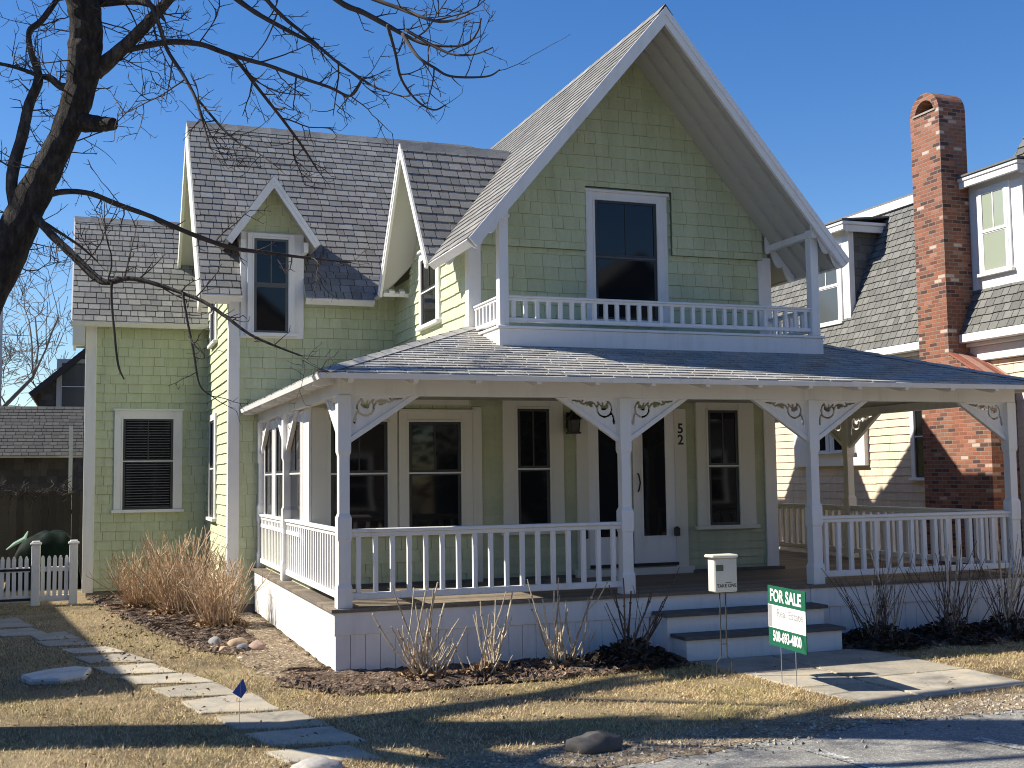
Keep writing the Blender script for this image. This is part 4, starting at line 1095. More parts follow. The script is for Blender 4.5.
# house on the left, outside the picture: it throws the broad shade across the left lawn
LH = thing('shingled_house', 'grey shingled hip-roofed house standing left of the lawn', 'house', (-7.52, 2.10, 0), R(6.5))
GSH = m_shingle('silver_grey_shingle', [(0, (.22, .21, .19)), (1, (.32, .31, .28))], .2)
b = MB(); b.box(-8, -.36, .3, 11, 0, 5.38); lw_ = b.build('walls', m_plain('grey_back', (.18, .17, .155), .9), LH)
s = MB(); shingles(s, frame((-.36, 0, 0), (0, 1, 0), (0, 0, 1), (1, 0, 0)), [[(.3, 0), (11, 0), (11, 5.36), (.3, 5.36)]], .15, (.15, .3), .014); shingles(s, frame((0, .3, 0), (1, 0, 0), (0, 0, 1), (0, -1, 0)), [[(-8, 0), (-.36, 0), (-.36, 5.36), (-8, 5.36)]], .15, (.15, .3), .014); s.build('shingles', GSH, lw_)
b = MB(); b.add([(-8.36, 0, 5.4), (0, 0, 5.4), (0, 11.3, 5.4), (-8.36, 11.3, 5.4), (-4.18, 4.18, 7.4), (-4.18, 7.1, 7.4)], [(0, 1, 4), (1, 2, 5, 4), (2, 3, 5), (3, 0, 4, 5), (3, 2, 1, 0)]); b.build('hip_roof', m_plain('grey_roofing', (.2, .195, .19), .9), LH)
for y in (2.5, 5.5, 8.5): window(frame((-.36, 0, 0), (0, 1, 0), (0, 0, 1), (1, 0, 0)), y, y + .8, 1.2, 2.7, holder=LH)

# across the street, behind the viewpoint: houses and tall evergreens that the windows mirror and that close off the low sky
def street_house(name, label, loc, w, d, he, rise, wallm, rz=0):
    t = thing(name, label, 'house', loc, rz)
    fr = frame((0, 0, 0), (1, 0, 0), (0, 0, 1), (0, 1, 0)); P = [(-w/2, 0), (w/2, 0), (w/2, he), (0, he + rise), (-w/2, he)]
    b = MB(); b.prism(fr, P, -d, 0); b.build('walls', wallm, t)
    sl = math.atan2(rise, w / 2); cl, sn_ = math.cos(sl), math.sin(sl); L = (w / 2 + .4) / cl
    for sg in (-1, 1):
        f2 = frame((sg * (w / 2 + .4), 0, he - .4 * rise / (w / 2) + .02), (0, 1, 0), (-sg * cl, 0, sn_), (sg * sn_, 0, cl)); b = MB(); b.fbox(f2, -d - .3, .35, 0, L, 0, .12); b.build('roof', m_plain('street_roofing', (.13, .125, .12), .9), t)
    for (u, v) in ((-w*.3, .9), (w*.3, .9), (-w*.25, 3.6), (w*.25, 3.6)): window(fr, u - .45, u + .45, v, v + 1.5, holder=t)
    b = MB(); b.fbox(fr, -.5, .5, .1, 2.2, 0, .05); b.build('door', SASH, t)
street_house('gabled_house', 'brown shingled gabled house directly across the street', (2.5, -19, 0), 9, 8, 5.2, 3.6, m_plain('brown_shingle_wall', (.13, .105, .085), .9, .2, 8))
street_house('gabled_house', 'grey gabled house across the street to the left', (-9.5, -18.5, 0), 8.5, 8, 5.0, 3.4, m_plain('grey_shingle_wall', (.17, .165, .155), .9, .2, 8))
street_house('gabled_house', 'dark grey gabled house across the street to the right', (14.5, -19, 0), 9, 8, 5.0, 3.8, m_plain('dark_grey_wall', (.11, .11, .11), .9, .2, 8))
NEEDLE = m_plain('evergreen_needles', (.028, .045, .022), .8, .4, 2, 0, island=.5)
def evergreen(label, loc, h, rad, seed):
    t = thing('evergreen_tree', label, 'tree', loc, 0, 'evergreens across the street'); rr = random.Random(seed)
    b = MB(); b.tube([(0, 0, 0), (.1, 0, h * .5), (0, .1, h * .97)], [.22, .15, .03], 8); b.build('trunk', BARK, t)
    b = MB()
    for i in range(2600):
        f = rr.random() ** .8; z = h * (.10 + .88 * f); r = rad * (1 - f) ** .8 * (.35 + .65 * math.sqrt(rr.random())) * (1 + .25 * math.sin(z * 3 + seed)); a = rr.uniform(0, 6.28)
        c = Vector((r * math.cos(a), r * math.sin(a), z - r * .25)); u = Vector((math.cos(a), math.sin(a), rr.uniform(-.6, .2))).normalized() * rr.uniform(.25, .5); v = Vector((-math.sin(a), math.cos(a), rr.gauss(0, .3))) * rr.uniform(.10, .2)
        b.add([tuple(c - u * .4), tuple(c + v), tuple(c + u), tuple(c - v)], [(0, 1, 2, 3)])
    b.build('crown', NEEDLE, t)
for lb, lc, h, rd, sd in (('tall evergreen between the brown and grey houses across the street', (-4, -17, 0), 11, 2.6, 3), ('tall evergreen right of the brown house across the street', (8.6, -17.5, 0), 12, 2.8, 4), ('evergreen left of the grey house across the street', (-16, -17, 0), 10, 2.7, 5), ('evergreen behind the brown house across the street', (0, -29, 0), 15, 3.4, 6), ('evergreen far right across the street', (21, -16, 0), 12, 2.8, 7)): evergreen(lb, lc, h, rd, sd)

# ------------------------------------------------------------------ trees
def smooth_path(P, k=5):
    """Catmull-Rom through points (x, y, z, r)"""
    out = []
    n = len(P)
    for i in range(n - 1):
        p0 = P[max(i-1, 0)]; p1 = P[i]; p2 = P[i+1]; p3 = P[min(i+2, n-1)]
        for j in range(k):
            t = j / k
            out.append(tuple(.5 * (2*p1[c] + (p2[c]-p0[c])*t + (2*p0[c]-5*p1[c]+4*p2[c]-p3[c])*t*t + (3*p1[c]-p0[c]-3*p2[c]+p3[c])*t**3) for c in range(4)))
    out.append(tuple(P[-1])); return out
def twig(m_, p, d, L, r, lvl, rr, nmax=3, grav=.05):
    n = max(3, int(L / .05)); P = [p.copy()]; rad = [r]; q = p.copy(); dd = d.normalized()
    kids = []
    for i in range(n):
        dd = (dd + Vector((rr.gauss(0, .11), rr.gauss(0, .11), rr.gauss(0, .11) + grav))).normalized()
        q = q + dd * (L / n); P.append(q.copy()); rad.append(r * (1 - .55 * (i + 1) / n))
        if lvl < nmax and rr.random() < (.62 if lvl else .55):
            side = dd.cross(Vector((rr.gauss(0, 1), rr.gauss(0, 1), rr.gauss(0, 1)))).normalized()
            kids.append((q.copy(), (dd * .55 + side * .9), L * rr.uniform(.22, .5), r * .72))
    m_.tube(P, rad, 4 if r > .005 else 3, False)
    for k in kids:
        if k[2] > .035: twig(m_, k[0], k[1], k[2], max(k[3], .0026), lvl + 1, rr, nmax, grav)
TREE = thing('bare_tree', 'leaning bare tree with thick dark trunk at the front left of the lawn', 'tree', (-3.95, -0.95, 0))
LIMBS = {'trunk':[(-2.99,-1.8,2.88,0.1491),(-2.76,-1.84,3.42,0.1362),(-2.59,-1.89,3.84,0.1189),(-2.46,-1.94,4.12,0.1048),(-2.35,-1.98,4.37,0.0978),(-2.26,-2.02,4.66,0.1052),(-2.23,-2.07,4.95,0.1159),(-2.23,-2.12,5.15,0.1155),(-2.27,-2.16,5.35,0.115),(-2.37,-2.2,5.76,0.1144),(-2.42,-2.25,6.25,0.1177)],'A':[(-2.16,-2.0,4.81,0.0622),(-1.99,-2.1,4.96,0.051),(-1.82,-2.2,5.13,0.0436),(-1.62,-2.3,5.37,0.0363),(-1.35,-2.4,5.75,0.0292)],'B':[(-1.99,-2.1,4.95,0.0219),(-1.72,-2.2,5.01,0.0219),(-1.58,-2.3,5.0,0.0218),(-1.43,-2.4,4.96,0.0198),(-1.28,-2.5,4.88,0.0179),(-1.12,-2.6,4.81,0.016),(-1.0,-2.7,4.75,0.0142),(-0.78,-2.8,4.65,0.0124),(-0.61,-2.9,4.57,0.0105),(-0.48,-3.0,4.49,0.0087),(-0.42,-3.1,4.58,0.0069)],'B2':[(-1.26,-2.6,4.83,0.0142),(-1.18,-2.48,4.82,0.0144),(-1.05,-2.37,4.71,0.0128),(-0.91,-2.25,4.6,0.0119),(-0.78,-2.13,4.5,0.0114),(-0.64,-2.02,4.37,0.0093),(-0.51,-1.9,4.24,0.007)],'C':[(-1.42,-2.4,5.48,0.0218),(-1.2,-2.51,5.28,0.0198),(-1.05,-2.62,5.14,0.0179),(-0.81,-2.74,4.98,0.0142),(-0.69,-2.85,4.88,0.0124),(-0.56,-2.96,4.73,0.0105),(-0.42,-3.08,4.59,0.0087),(-0.34,-3.19,4.5,0.0069),(-0.19,-3.3,4.42,0.0051)],'C2':[(-1.14,-2.7,5.39,0.0177),(-1.02,-2.72,5.22,0.016),(-0.9,-2.75,5.09,0.0142),(-0.78,-2.78,4.99,0.0124),(-0.67,-2.8,4.9,0.0107)],'D':[(-0.87,-2.8,5.5,0.0248),(-0.55,-2.91,5.2,0.0212),(-0.39,-3.02,5.09,0.0193),(-0.25,-3.14,4.97,0.0174),(-0.15,-3.25,4.87,0.0138),(-0.02,-3.36,4.78,0.0103),(0.2,-3.48,4.76,0.0082),(0.26,-3.59,4.82,0.0067),(0.25,-3.7,4.87,0.005)],'D2':[(-0.21,-3.4,4.82,0.0135),(-0.14,-3.52,4.63,0.0107),(-0.06,-3.64,4.52,0.0092),(0.02,-3.76,4.43,0.0081),(0.22,-3.88,4.41,0.0065),(0.27,-4.0,4.42,0.0048)],'D3':[(-0.29,-3.3,4.91,0.0119),(-0.21,-3.2,4.76,0.0104),(-0.14,-3.1,4.61,0.0091),(-0.0,-3.0,4.5,0.0078),(0.15,-2.9,4.48,0.0065),(0.27,-2.8,4.56,0.0052)],'D4':[(-0.19,-3.4,4.85,0.0118),(-0.02,-3.52,4.71,0.0101),(0.08,-3.65,4.62,0.008),(0.18,-3.78,4.59,0.0066),(0.26,-3.9,4.6,0.0045)],'D5':[(-0.82,-2.9,5.54,0.0211),(-0.53,-3.2,5.18,0.0171),(-0.25,-3.5,4.95,0.0133),(-0.06,-3.8,4.77,0.0097),(0.04,-4.1,4.72,0.0063)],'E':[(-2.65,-1.88,3.64,0.0467),(-2.71,-1.86,3.93,0.0432),(-2.7,-1.84,4.12,0.0434),(-2.65,-1.82,4.35,0.0401),(-2.61,-1.8,4.59,0.0366),(-2.55,-1.78,4.8,0.0332),(-2.61,-1.76,5.01,0.0222),(-2.62,-1.74,5.16,0.0222),(-2.54,-1.72,5.26,0.0224),(-2.42,-1.7,5.47,0.0188)],'E2':[(-2.29,-2.0,4.68,0.0363),(-2.39,-1.88,4.72,0.0293),(-2.47,-1.77,4.81,0.0259),(-2.55,-1.65,4.86,0.0187),(-2.69,-1.53,4.94,0.0151),(-2.84,-1.42,5.0,0.0133),(-3.06,-1.3,5.05,0.0114)],'F':[(-2.59,-1.88,3.82,0.0253),(-2.48,-1.8,3.92,0.0238),(-2.34,-1.72,3.98,0.0223),(-2.17,-1.65,3.99,0.0207),(-1.98,-1.57,3.94,0.021),(-1.73,-1.49,3.88,0.0195),(-1.43,-1.41,3.78,0.0198),(-1.11,-1.33,3.7,0.0182),(-0.85,-1.26,3.69,0.0164),(-0.52,-1.18,3.68,0.0126),(-0.08,-1.1,3.67,0.0077)],'G':[(-2.62,-1.88,3.82,0.036),(-2.54,-1.96,3.72,0.0322),(-2.44,-2.04,3.59,0.0285),(-2.31,-2.12,3.45,0.0283),(-2.25,-2.19,3.38,0.0281),(-2.13,-2.27,3.25,0.0262),(-2.05,-2.35,3.21,0.0209),(-1.92,-2.43,3.23,0.0173),(-1.76,-2.51,3.19,0.0156),(-1.58,-2.59,3.12,0.0138),(-1.43,-2.66,3.05,0.0137),(-1.29,-2.74,2.94,0.012),(-1.11,-2.82,2.8,0.0102),(-0.81,-2.9,2.67,0.0062)],'G2':[(-2.03,-2.4,3.2,0.0104),(-2.03,-2.4,3.08,0.0086),(-2.01,-2.4,2.87,0.0086),(-1.98,-2.4,2.63,0.0076),(-1.94,-2.4,2.53,0.0052)],'G3':[(-1.57,-2.6,3.12,0.009),(-1.54,-2.62,2.93,0.0082),(-1.5,-2.65,2.72,0.0075),(-1.46,-2.68,2.48,0.0061),(-1.38,-2.7,2.4,0.0044)],'H':[(-1.93,-2.2,5.46,0.0218),(-1.8,-2.29,5.27,0.018),(-1.73,-2.37,5.07,0.0161),(-1.68,-2.46,4.87,0.0142),(-1.58,-2.54,4.68,0.0127),(-1.5,-2.63,4.49,0.0105),(-1.45,-2.71,4.28,0.0086),(-1.41,-2.8,4.09,0.0062)],'H2':[(-1.49,-2.6,4.5,0.0098),(-1.34,-2.72,4.28,0.0087),(-1.24,-2.85,4.14,0.0069),(-1.12,-2.98,4.04,0.0054),(-1.02,-3.1,3.93,0.004)],'I':[(-2.25,-2.0,5.33,0.0329),(-2.1,-2.1,5.3,0.0255),(-1.89,-2.2,5.3,0.0218),(-1.76,-2.3,5.23,0.018),(-1.7,-2.4,5.11,0.0107)],'S':[(-2.27,-2.0,4.43,0.0725),(-2.13,-2.1,4.4,0.0577),(-2.03,-2.2,4.38,0.0465)],'J':[(-2.55,-1.88,3.74,0.0144),(-2.38,-1.85,3.64,0.0109),(-2.24,-1.83,3.55,0.0092),(-2.12,-1.8,3.45,0.0055)]}
base = Vector((-3.95, -0.95, 0))
def loc4(P): return [(x - base.x, y - base.y, z - base.z, r) for x, y, z, r in P]
tr_ = [(-4.02, -.93, -.1, .45), (-3.96, -.95, .25, .34), (-3.80, -1.08, .9, .29), (-3.55, -1.35, 1.7, .25), (-3.25, -1.6, 2.35, .21)] + LIMBS['trunk']
tr_ += [(-2.4, -2.3, 6.9, .15), (-2.2, -2.3, 7.8, .12), (-1.9, -2.3, 8.8, .07), (-1.5, -2.3, 9.8, .03)]
P = smooth_path(loc4(tr_), 14)
rr = random.Random(11)
m_ = MB(); m_.tube([p[:3] for p in P], [p[3] * (1 + .03 * math.sin(i * .7) + rr.uniform(-.012, .012)) for i, p in enumerate(P)], 40)
for i_ in range(len(P)):
    c_ = Vector(P[i_][:3])
    for k_ in range(40):
        q_ = Vector(m_.v[i_ * 40 + k_]) - c_
        w_ = mno.noise(Vector((q_.x * 11, q_.y * 11, (c_.z + q_.z) * 3.2))) + .6 * mno.noise(Vector((q_.x * 26, q_.y * 26, (c_.z + q_.z) * 8)))
        q_ *= 1 + .085 * w_; q_ += c_; m_.v[i_ * 40 + k_] = (q_.x, q_.y, q_.z)
TK = m_.build('trunk', BARK, TREE, smooth=True)
m_ = MB(); m_.tube([(-2.86 - base.x, -1.95 - base.y, 2.98), (-2.85 - base.x, -2.04 - base.y, 3.0)], [.075, .06], 12); m_.build('branch_scar', LIMB, TK, smooth=True)
# unseen limbs: rest of the crown, plus thick left ones added to broaden lawn shadows
LIMBS['K'] = [(-2.35, -2.2, 5.7, .10), (-1.4, -2.4, 6.4, .09), (-.4, -2.6, 6.9, .075), (.8, -2.9, 7.2, .055), (1.9, -3.2, 7.4, .035), (2.9, -3.4, 7.5, .015)]
LIMBS['K2'] = [(-2.35, -2.2, 6.1, .09), (-1.7, -1.6, 7.0, .075), (-.9, -.9, 7.9, .05), (0, -.4, 8.6, .02)]
LIMBS['K3'] = [(-2.4, -2.25, 6.6, .08), (-1.5, -2.7, 7.6, .065), (-.4, -3.3, 8.2, .045), (.6, -3.9, 8.5, .012)]
LIMBS['K4'] = [(-1.4, -2.4, 5.6, .045), (-.9, -2.45, 5.85, .035), (-.2, -2.6, 6.0, .03), (.4, -2.8, 5.9, .02)]
LIMBS['K5'] = [(-3.3, -1.6, 2.3, .17), (-3.75, -1.9, 3.1, .15), (-4.1, -2.2, 4.0, .13), (-4.3, -2.3, 5.1, .10), (-4.2, -2.2, 6.3, .07), (-3.8, -2.0, 7.4, .03)]
LIMBS['K6'] = [(-4.15, -2.2, 4.2, .09), (-4.7, -1.6, 5.0, .07), (-5.0, -.9, 6.0, .05), (-5.0, -.3, 7.0, .02)]
LIMBS['K7'] = [(-3.45, -1.4, 1.9, .18), (-3.75, -.95, 2.8, .16), (-3.85, -.4, 3.8, .14), (-3.95, .3, 4.9, .11), (-4.05, 1.2, 6.0, .08), (-4.05, 1.8, 7.0, .03)]
LIMBS['K9'] = [(-3.95, .2, 4.7, .07), (-4.1, .1, 5.6, .055), (-4.1, -.2, 6.6, .03)]
LIMBS['K10'] = [(-2.42, -2.25, 6.2, .12), (-1.9, -1.9, 6.9, .10), (-1.1, -1.7, 7.3, .08), (.0, -1.6, 7.6, .05), (1.0, -1.5, 7.8, .02)]
LIMBS['K8'] = [(-4.25, -2.3, 4.8, .08), (-4.6, -3.0, 5.6, .06), (-4.7, -3.7, 6.4, .03)]
skip_tw = {'trunk', 'S', 'G2', 'J'}
for ki, (k, Pl) in enumerate(LIMBS.items()):
    if k == 'trunk': continue
    P = smooth_path(loc4(Pl), 5)
    m_ = MB(); rr = random.Random(100 + ki)
    thick = Pl[0][3] > .03
    m_.tube([p[:3] for p in P], [p[3] * (1 + rr.uniform(-.06, .06)) for p in P], 10 if thick else 7)
    br = m_.build('branch', BARK if k in ('S',) else (LIMB if thick else TWIG), TREE, smooth=True)
    if k in skip_tw: continue
    m_ = MB(); acc = 0; last = Vector(P[0][:3])
    for i in range(1, len(P)):
        q = Vector(P[i][:3]); d = q - last; acc += d.length
        if acc > rr.uniform(.085, .19) and i > len(P) * (.18 if not k.startswith('K') else .1):
            acc = 0
            side = d.normalized().cross(Vector((rr.gauss(0, 1), rr.gauss(0, 1), rr.gauss(0, 1)))).normalized()
            L = rr.choice((.10, .16, .22, .3, .42, .55)) * (1.0 if P[i][3] < .02 else 1.15)
            twig(m_, q, d.normalized() * .5 + side, L, min(P[i][3] * .6, .0062), 0 if L > .25 else 1, rr)
        last = q
    dend = (Vector(P[-1][:3]) - Vector(P[-2][:3]))
    for e in range(0 if k.startswith('D') else 2): twig(m_, Vector(P[-1][:3]), dend.normalized() + Vector((rr.gauss(0, .3), rr.gauss(0, .3), rr.gauss(0, .3))), rr.uniform(.15, .3), .004, 1, rr)
    m_.build('twigs', TWIG, br)
# extra fine growth low on the trunk
m_ = MB(); rr = random.Random(5)
for i in range(34):
    t = rr.uniform(3.2, 5.3); 
    j = min(range(len(LIMBS['trunk'])), key=lambda a: abs(LIMBS['trunk'][a][2] - t)); c = LIMBS['trunk'][j]
    an = rr.uniform(0, 6.28); d = Vector((math.cos(an), math.sin(an), rr.uniform(-.3, .6)))
    p = Vector((c[0] - base.x, c[1] - base.y, t)) + d * c[3] * .9
    twig(m_, p, d, rr.choice((.15, .3, .5, .65)), .0055, 0, rr)
m_.build('twigs', TWIG, TK)

# a second big tree of the row, just out of the picture on the left; its shadow lies along the front of the lawn
T2 = thing('bare_tree', 'big upright bare tree left of the leaning one beside the street', 'tree', (-5.25, -.65, 0))
def limb(holder, pts, n=10, tw=True, seed=0, mat=None):
    P = smooth_path(pts, 5); m_ = MB(); m_.tube([p[:3] for p in P], [p[3] for p in P], n); o = m_.build('branch', mat or LIMB, holder, smooth=True)
    rr = random.Random(seed); m_ = MB(); acc = 0; last = Vector(P[0][:3])
    for i in range(1, len(P)):
        q = Vector(P[i][:3]); d = q - last; acc += d.length; last = q
        if i > 3 and acc > rr.uniform(.12, .25):
            acc = 0; side = d.normalized().cross(Vector((rr.gauss(0, 1), rr.gauss(0, 1), rr.gauss(0, 1)))).normalized()
            twig(m_, q, d.normalized() * .6 + side, rr.choice((.3, .5, .8, 1.1)), min(.012, P[i][3] * .5), 0, rr)
    m_.build('twigs', TWIG, o)
m_ = MB(); P = smooth_path([(0, 0, -.1, .62), (0, 0, .3, .48), (.02, -.02, 1.2, .42), (.05, 0, 3, .38), (.05, 0, 5, .36), (.15, -.05, 7, .33), (.1, -.1, 8.4, .26), (.3, -.1, 9.6, .15), (.4, 0, 11, .04)], 5)
m_.tube([p[:3] for p in P], [p[3] for p in P], 18); m_.build('trunk', BARK, T2, smooth=True)
for i_, L_ in enumerate([[(.1, .1, 4.5, .16), (.25, .6, 4.95, .14), (.5, 1.2, 5.7, .12), (.75, 1.8, 6.5, .09), (1.2, 2.3, 7.4, .05), (1.6, 2.7, 8.2, .02)],
    [(.05, -.1, 4.9, .16), (-.5, -.7, 5.6, .14), (-1.0, -1.3, 6.6, .11), (-1.3, -1.9, 7.6, .07), (-1.4, -2.4, 8.8, .02)],
    [(.1, 0, 6.4, .16), (.7, -.4, 7.2, .14), (1.5, -.7, 7.9, .12), (2.4, -1.0, 8.4, .08), (3.3, -1.2, 8.8, .03)],
    [(.1, 0, 7.0, .15), (.3, .7, 7.9, .12), (.6, 1.3, 8.9, .08), (.8, 1.8, 10, .03)],
    [(.1, -.1, 7.6, .14), (.2, -.8, 8.4, .11), (.5, -1.5, 9.2, .07), (.6, -2.1, 10.2, .03)],
    [(.05, 0, 5.6, .14), (-.7, .4, 6.4, .12), (-1.4, .9, 7.3, .08), (-1.9, 1.2, 8.4, .03)]]): limb(T2, L_, 10, True, 300 + i_)

def bare_tree(name, label, loc, h, r, seed, group, spread=.62, mat=FARTWIG, minr=.012, depth=6):
    rr = random.Random(seed); t = thing(name, label, 'tree', loc, 0, group)
    trunk = MB(); crown = MB()
    def grow(p, d, L, r, lvl):
        n = 4; P = [p.copy()]; rad = [r]; q = p.copy(); dd = d.copy()
        for i in range(n):
            dd = (dd + Vector((rr.gauss(0, .10), rr.gauss(0, .10), rr.gauss(.03, .06)))).normalized(); q = q + dd * (L / n); P.append(q.copy()); rad.append(max(minr, r * (1 - .35 * (i + 1) / n)))
        (trunk if lvl == 0 else crown).tube(P, rad, 8 if lvl == 0 else (5 if lvl < 3 else 3), False)
        if lvl >= depth: return
        for c in range(rr.choice((2, 3, 3)) if lvl < depth - 1 else 3):
            i = rr.choice((2, 3, 4, 4)) if lvl else rr.choice((2, 3, 3, 4))
            side = dd.cross(Vector((rr.gauss(0, 1), rr.gauss(0, 1), rr.gauss(0, 1)))).normalized()
            grow(P[i], (dd * (1 - spread * .5) + side * spread).normalized(), L * rr.uniform(.62, .82), rad[i] * .62, lvl + 1)
    grow(Vector((0, 0, 0)), Vector((0, 0, 1)), h * .30, r, 0)
    trunk.build('trunk', mat, t); crown.build('crown', mat, t)
    return t
bare_tree('bare_tree', 'tall bare tree far behind the garage at the left edge', (-6.4, 38, 0), 15, .24, 21, 'bare trees far behind the garage')
bare_tree('bare_tree', 'bare tree far behind, just left of the dark house gable', (-3.6, 46, 0), 14, .2, 33, 'bare trees far behind the garage')
bare_tree('bare_tree', 'lower spreading bare tree close behind the garage roof', (-5.6, 29, 0), 9.5, .16, 45, 'bare trees far behind the garage', .75)
m_ = MB(); m_.tube([(0, 0, 0), (0, 0, 7)], [.07, .06], 8)
tag(m_.build('utility_pole', m_plain('pale_pole', (.6, .58, .55), .6)), 'thin pale pole rising behind the grey garage roof', 'pole').location = (-4.55, 25, 0)
m_ = None
# ------------------------------------------------------------------ shrubs and stem clumps
def m_stem(name, lo, hi):
    m, t, p = new_mat(name); g = nn(t, 'ShaderNodeNewGeometry')
    r = ramp(t, g.outputs['Random Per Island'], [(0, lo), (1, hi)]); n = noise(t, 30, 3)
    k = ramp(t, n.outputs[0], [(.35, (.75,) * 3), (.65, (1.15,) * 3)])
    t.links.new(mixc(t, 1.0, r.outputs[0], k.outputs[0], 'MULTIPLY'), p.inputs['Base Color']); p.inputs['Roughness'].default_value = .8
    return m
STEM = m_stem('tan_dry_stem', (.30, .19, .115), (.66, .50, .33)); PALE = m_stem('pale_cut_stem', (.34, .26, .18), (.74, .64, .48)); DARKST = m_stem('dark_red_stem', (.05, .035, .03), (.16, .11, .085))
LEAF = m_stem('dead_leaf', (.14, .08, .04), (.42, .28, .16)); DLEAF = m_stem('dark_leaf_litter', (.02, .014, .010), (.09, .055, .035))
def leaf_litter(m_, cx, cy, rad, n, rr, z=.03, size=(.025, .055), hz=.08):
    for i in range(n):
        a = rr.uniform(0, 6.28); r = rad * math.sqrt(rr.random()); s = rr.uniform(*size)
        p = Vector((cx + r * math.cos(a), cy + r * math.sin(a), z + hz * rr.random() * (1 - r / rad)))
        u = Vector((rr.gauss(0, 1), rr.gauss(0, 1), rr.gauss(0, .5))).normalized() * s; v = u.cross(Vector((rr.gauss(0, .5), rr.gauss(0, .5), 1))).normalized() * s * .6
        c = Vector((0, 0, s * .35))
        m_.add([tuple(p - u), tuple(p - v * .9 + c), tuple(p + u), tuple(p + v * .9 + c)], [(0, 1, 2), (0, 2, 3)])
def shrub(loc, h, rad, n, label, seed, group):
    t = thing('dormant_shrub', label, 'shrub', loc, 0, group); rr = random.Random(seed); m_ = MB()
    for i in range(n):
        a = rr.uniform(0, 6.28); r0 = rad * .36 * math.sqrt(rr.random()); lean = rr.uniform(.0, 1.05) * (.35 + .65 * rr.random())
        d = Vector((math.cos(a) * lean, math.sin(a) * lean, 1)).normalized(); L = h * rr.uniform(.6, 1.08) * (1.0 - .10 * lean)
        p = Vector((r0 * math.cos(a), r0 * math.sin(a), 0)); P = [p]; q = p; rr0 = rr.uniform(.0048, .0095)
        for k in range(6):
            d = (d + Vector((rr.gauss(0, .14), rr.gauss(0, .14), .03))).normalized(); q = q + d * (L / 6); P.append(q)
        m_.tube(P, [rr0 * (1 - .09 * k) for k in range(7)], 4, False)
        for k in (2, 3, 4, 5):
            if rr.random() < .5:
                s = (d + Vector((rr.gauss(0, .7), rr.gauss(0, .7), .3))).normalized(); m_.tube([P[k], P[k] + s * rr.uniform(.08, .25)], [rr0 * .7, rr0 * .5], 3, False)
    m_.build('stems', STEM, t)
    m_ = MB(); leaf_litter(m_, 0, 0, rad * .7, 260, rr, .02, hz=.16); m_.build('dead_leaves', LEAF, t)
G1 = 'dormant tan shrubs along the left wall'
shrub((-1.42, 6.75, .02), .88, .46, 110, 'tan leafless shrub at the green ell corner, farthest from the road', 1, G1)
shrub((-.95, 5.75, .02), 1.15, .64, 190, 'biggest tan leafless shrub, below the window with blinds', 2, G1)
shrub((-.62, 4.15, .02), .90, .54, 130, 'tan leafless shrub nearest the porch, above the round cobbles', 3, G1)
def clump(loc, spec, label, seed, group, mat=PALE, nshort=34, dark=0):
    t = thing('stem_clump', label, 'shrub', loc, 0, group); rr = random.Random(seed); m_ = MB(); nd = MB()
    def stem(d, L, r, tgt):
        P = [Vector((rr.gauss(0, .075), rr.gauss(0, .05), 0))]; q = P[0]; d = Vector(d).normalized(); k = 6
        for i in range(k):
            d = (d + Vector((rr.gauss(0, .045), rr.gauss(0, .045), .045))).normalized(); q = q + d * (L / k); P.append(q)
        rad = [r * (1 - .07 * i) for i in range(k + 1)]; tgt.tube(P, rad, 6)
        if L > .4 and rr.random() < .5:
            b0 = P[rr.choice((2, 3, 4))]; dd = (d + Vector((rr.gauss(0, .5), rr.gauss(0, .4), .1))).normalized(); tgt.tube([b0, b0 + dd * L * .18, b0 + (dd + Vector((0, 0, .25))) * L * .36], [r * .7, r * .6, r * .5], 5)
        for i in (2, 3, 4, 5): 
            if rr.random() < .4: tgt.tube([P[i] - d * .007, P[i] + d * .007], r * 1.16, 5)
    for (ax, L) in [(a_ + rr.gauss(0, .05), l_) for a_, l_ in spec] + [(a_ + rr.gauss(0, .16), l_ * rr.uniform(.6, 1.0)) for a_, l_ in spec if rr.random() < .35]: stem((ax, rr.uniform(-.3, .15), 1), L * (1.28 if not dark else 1.15), rr.uniform(.0085, .0125), m_)
    for i in range(nshort): stem((rr.gauss(0, .5), rr.gauss(0, .35), 1), rr.uniform(.10, .42), rr.uniform(.005, .010), m_)
    for i in range(dark): stem((rr.gauss(0, .42), rr.gauss(0, .3), 1), rr.uniform(.45, 1.05), rr.uniform(.0035, .006), nd)
    m_.build('stems', mat, t)
    if dark: nd.build('dark_stems', DARKST, t)
    m_ = MB(); leaf_litter(m_, 0, 0, .26 if not dark else .5, 240 if not dark else 700, rr, .015, hz=.13 if not dark else .26); m_.build('dead_leaves', LEAF if not dark else DLEAF, t)
G2 = 'pale stem clumps in front of the porch skirt'
clump((.72, -.52, .02), [(-.9, .62), (-.8, .45), (-.38, .72), (-.28, .5), (-.12, .68), (.04, .66), (.12, .70), (.30, .48), (.42, .55), (.75, .50), (.9, .28)], 'pale bare stem clump nearest the porch corner', 4, G2)
clump((1.30, -.58, .02), [(-.35, .45), (-.2, .55), (-.1, .35), (.18, .55), (.26, .60), (.3, .45), (.7, .25)], 'small pale stem clump, second from the porch corner', 5, G2, nshort=16)
clump((2.08, -.48, .02), [(-.55, .60), (-.38, .74), (-.3, .5), (-.1, .58), (.0, .45), (.15, .66), (.28, .52), (.42, .66), (.5, .45)], 'pale stem clump with reddish base below the railing, third from the corner', 6, G2)
clump((2.80, -.46, .02), [(-.5, .55), (-.35, .6), (-.05, .72), (.1, .6), (.25, .66), (.45, .62), (.7, .6), (.85, .5)], 'darker stem clump beside the porch steps', 7, G2, mat=DARKST, nshort=20, dark=3)
G3 = 'leggy dark stem clumps right of the steps'
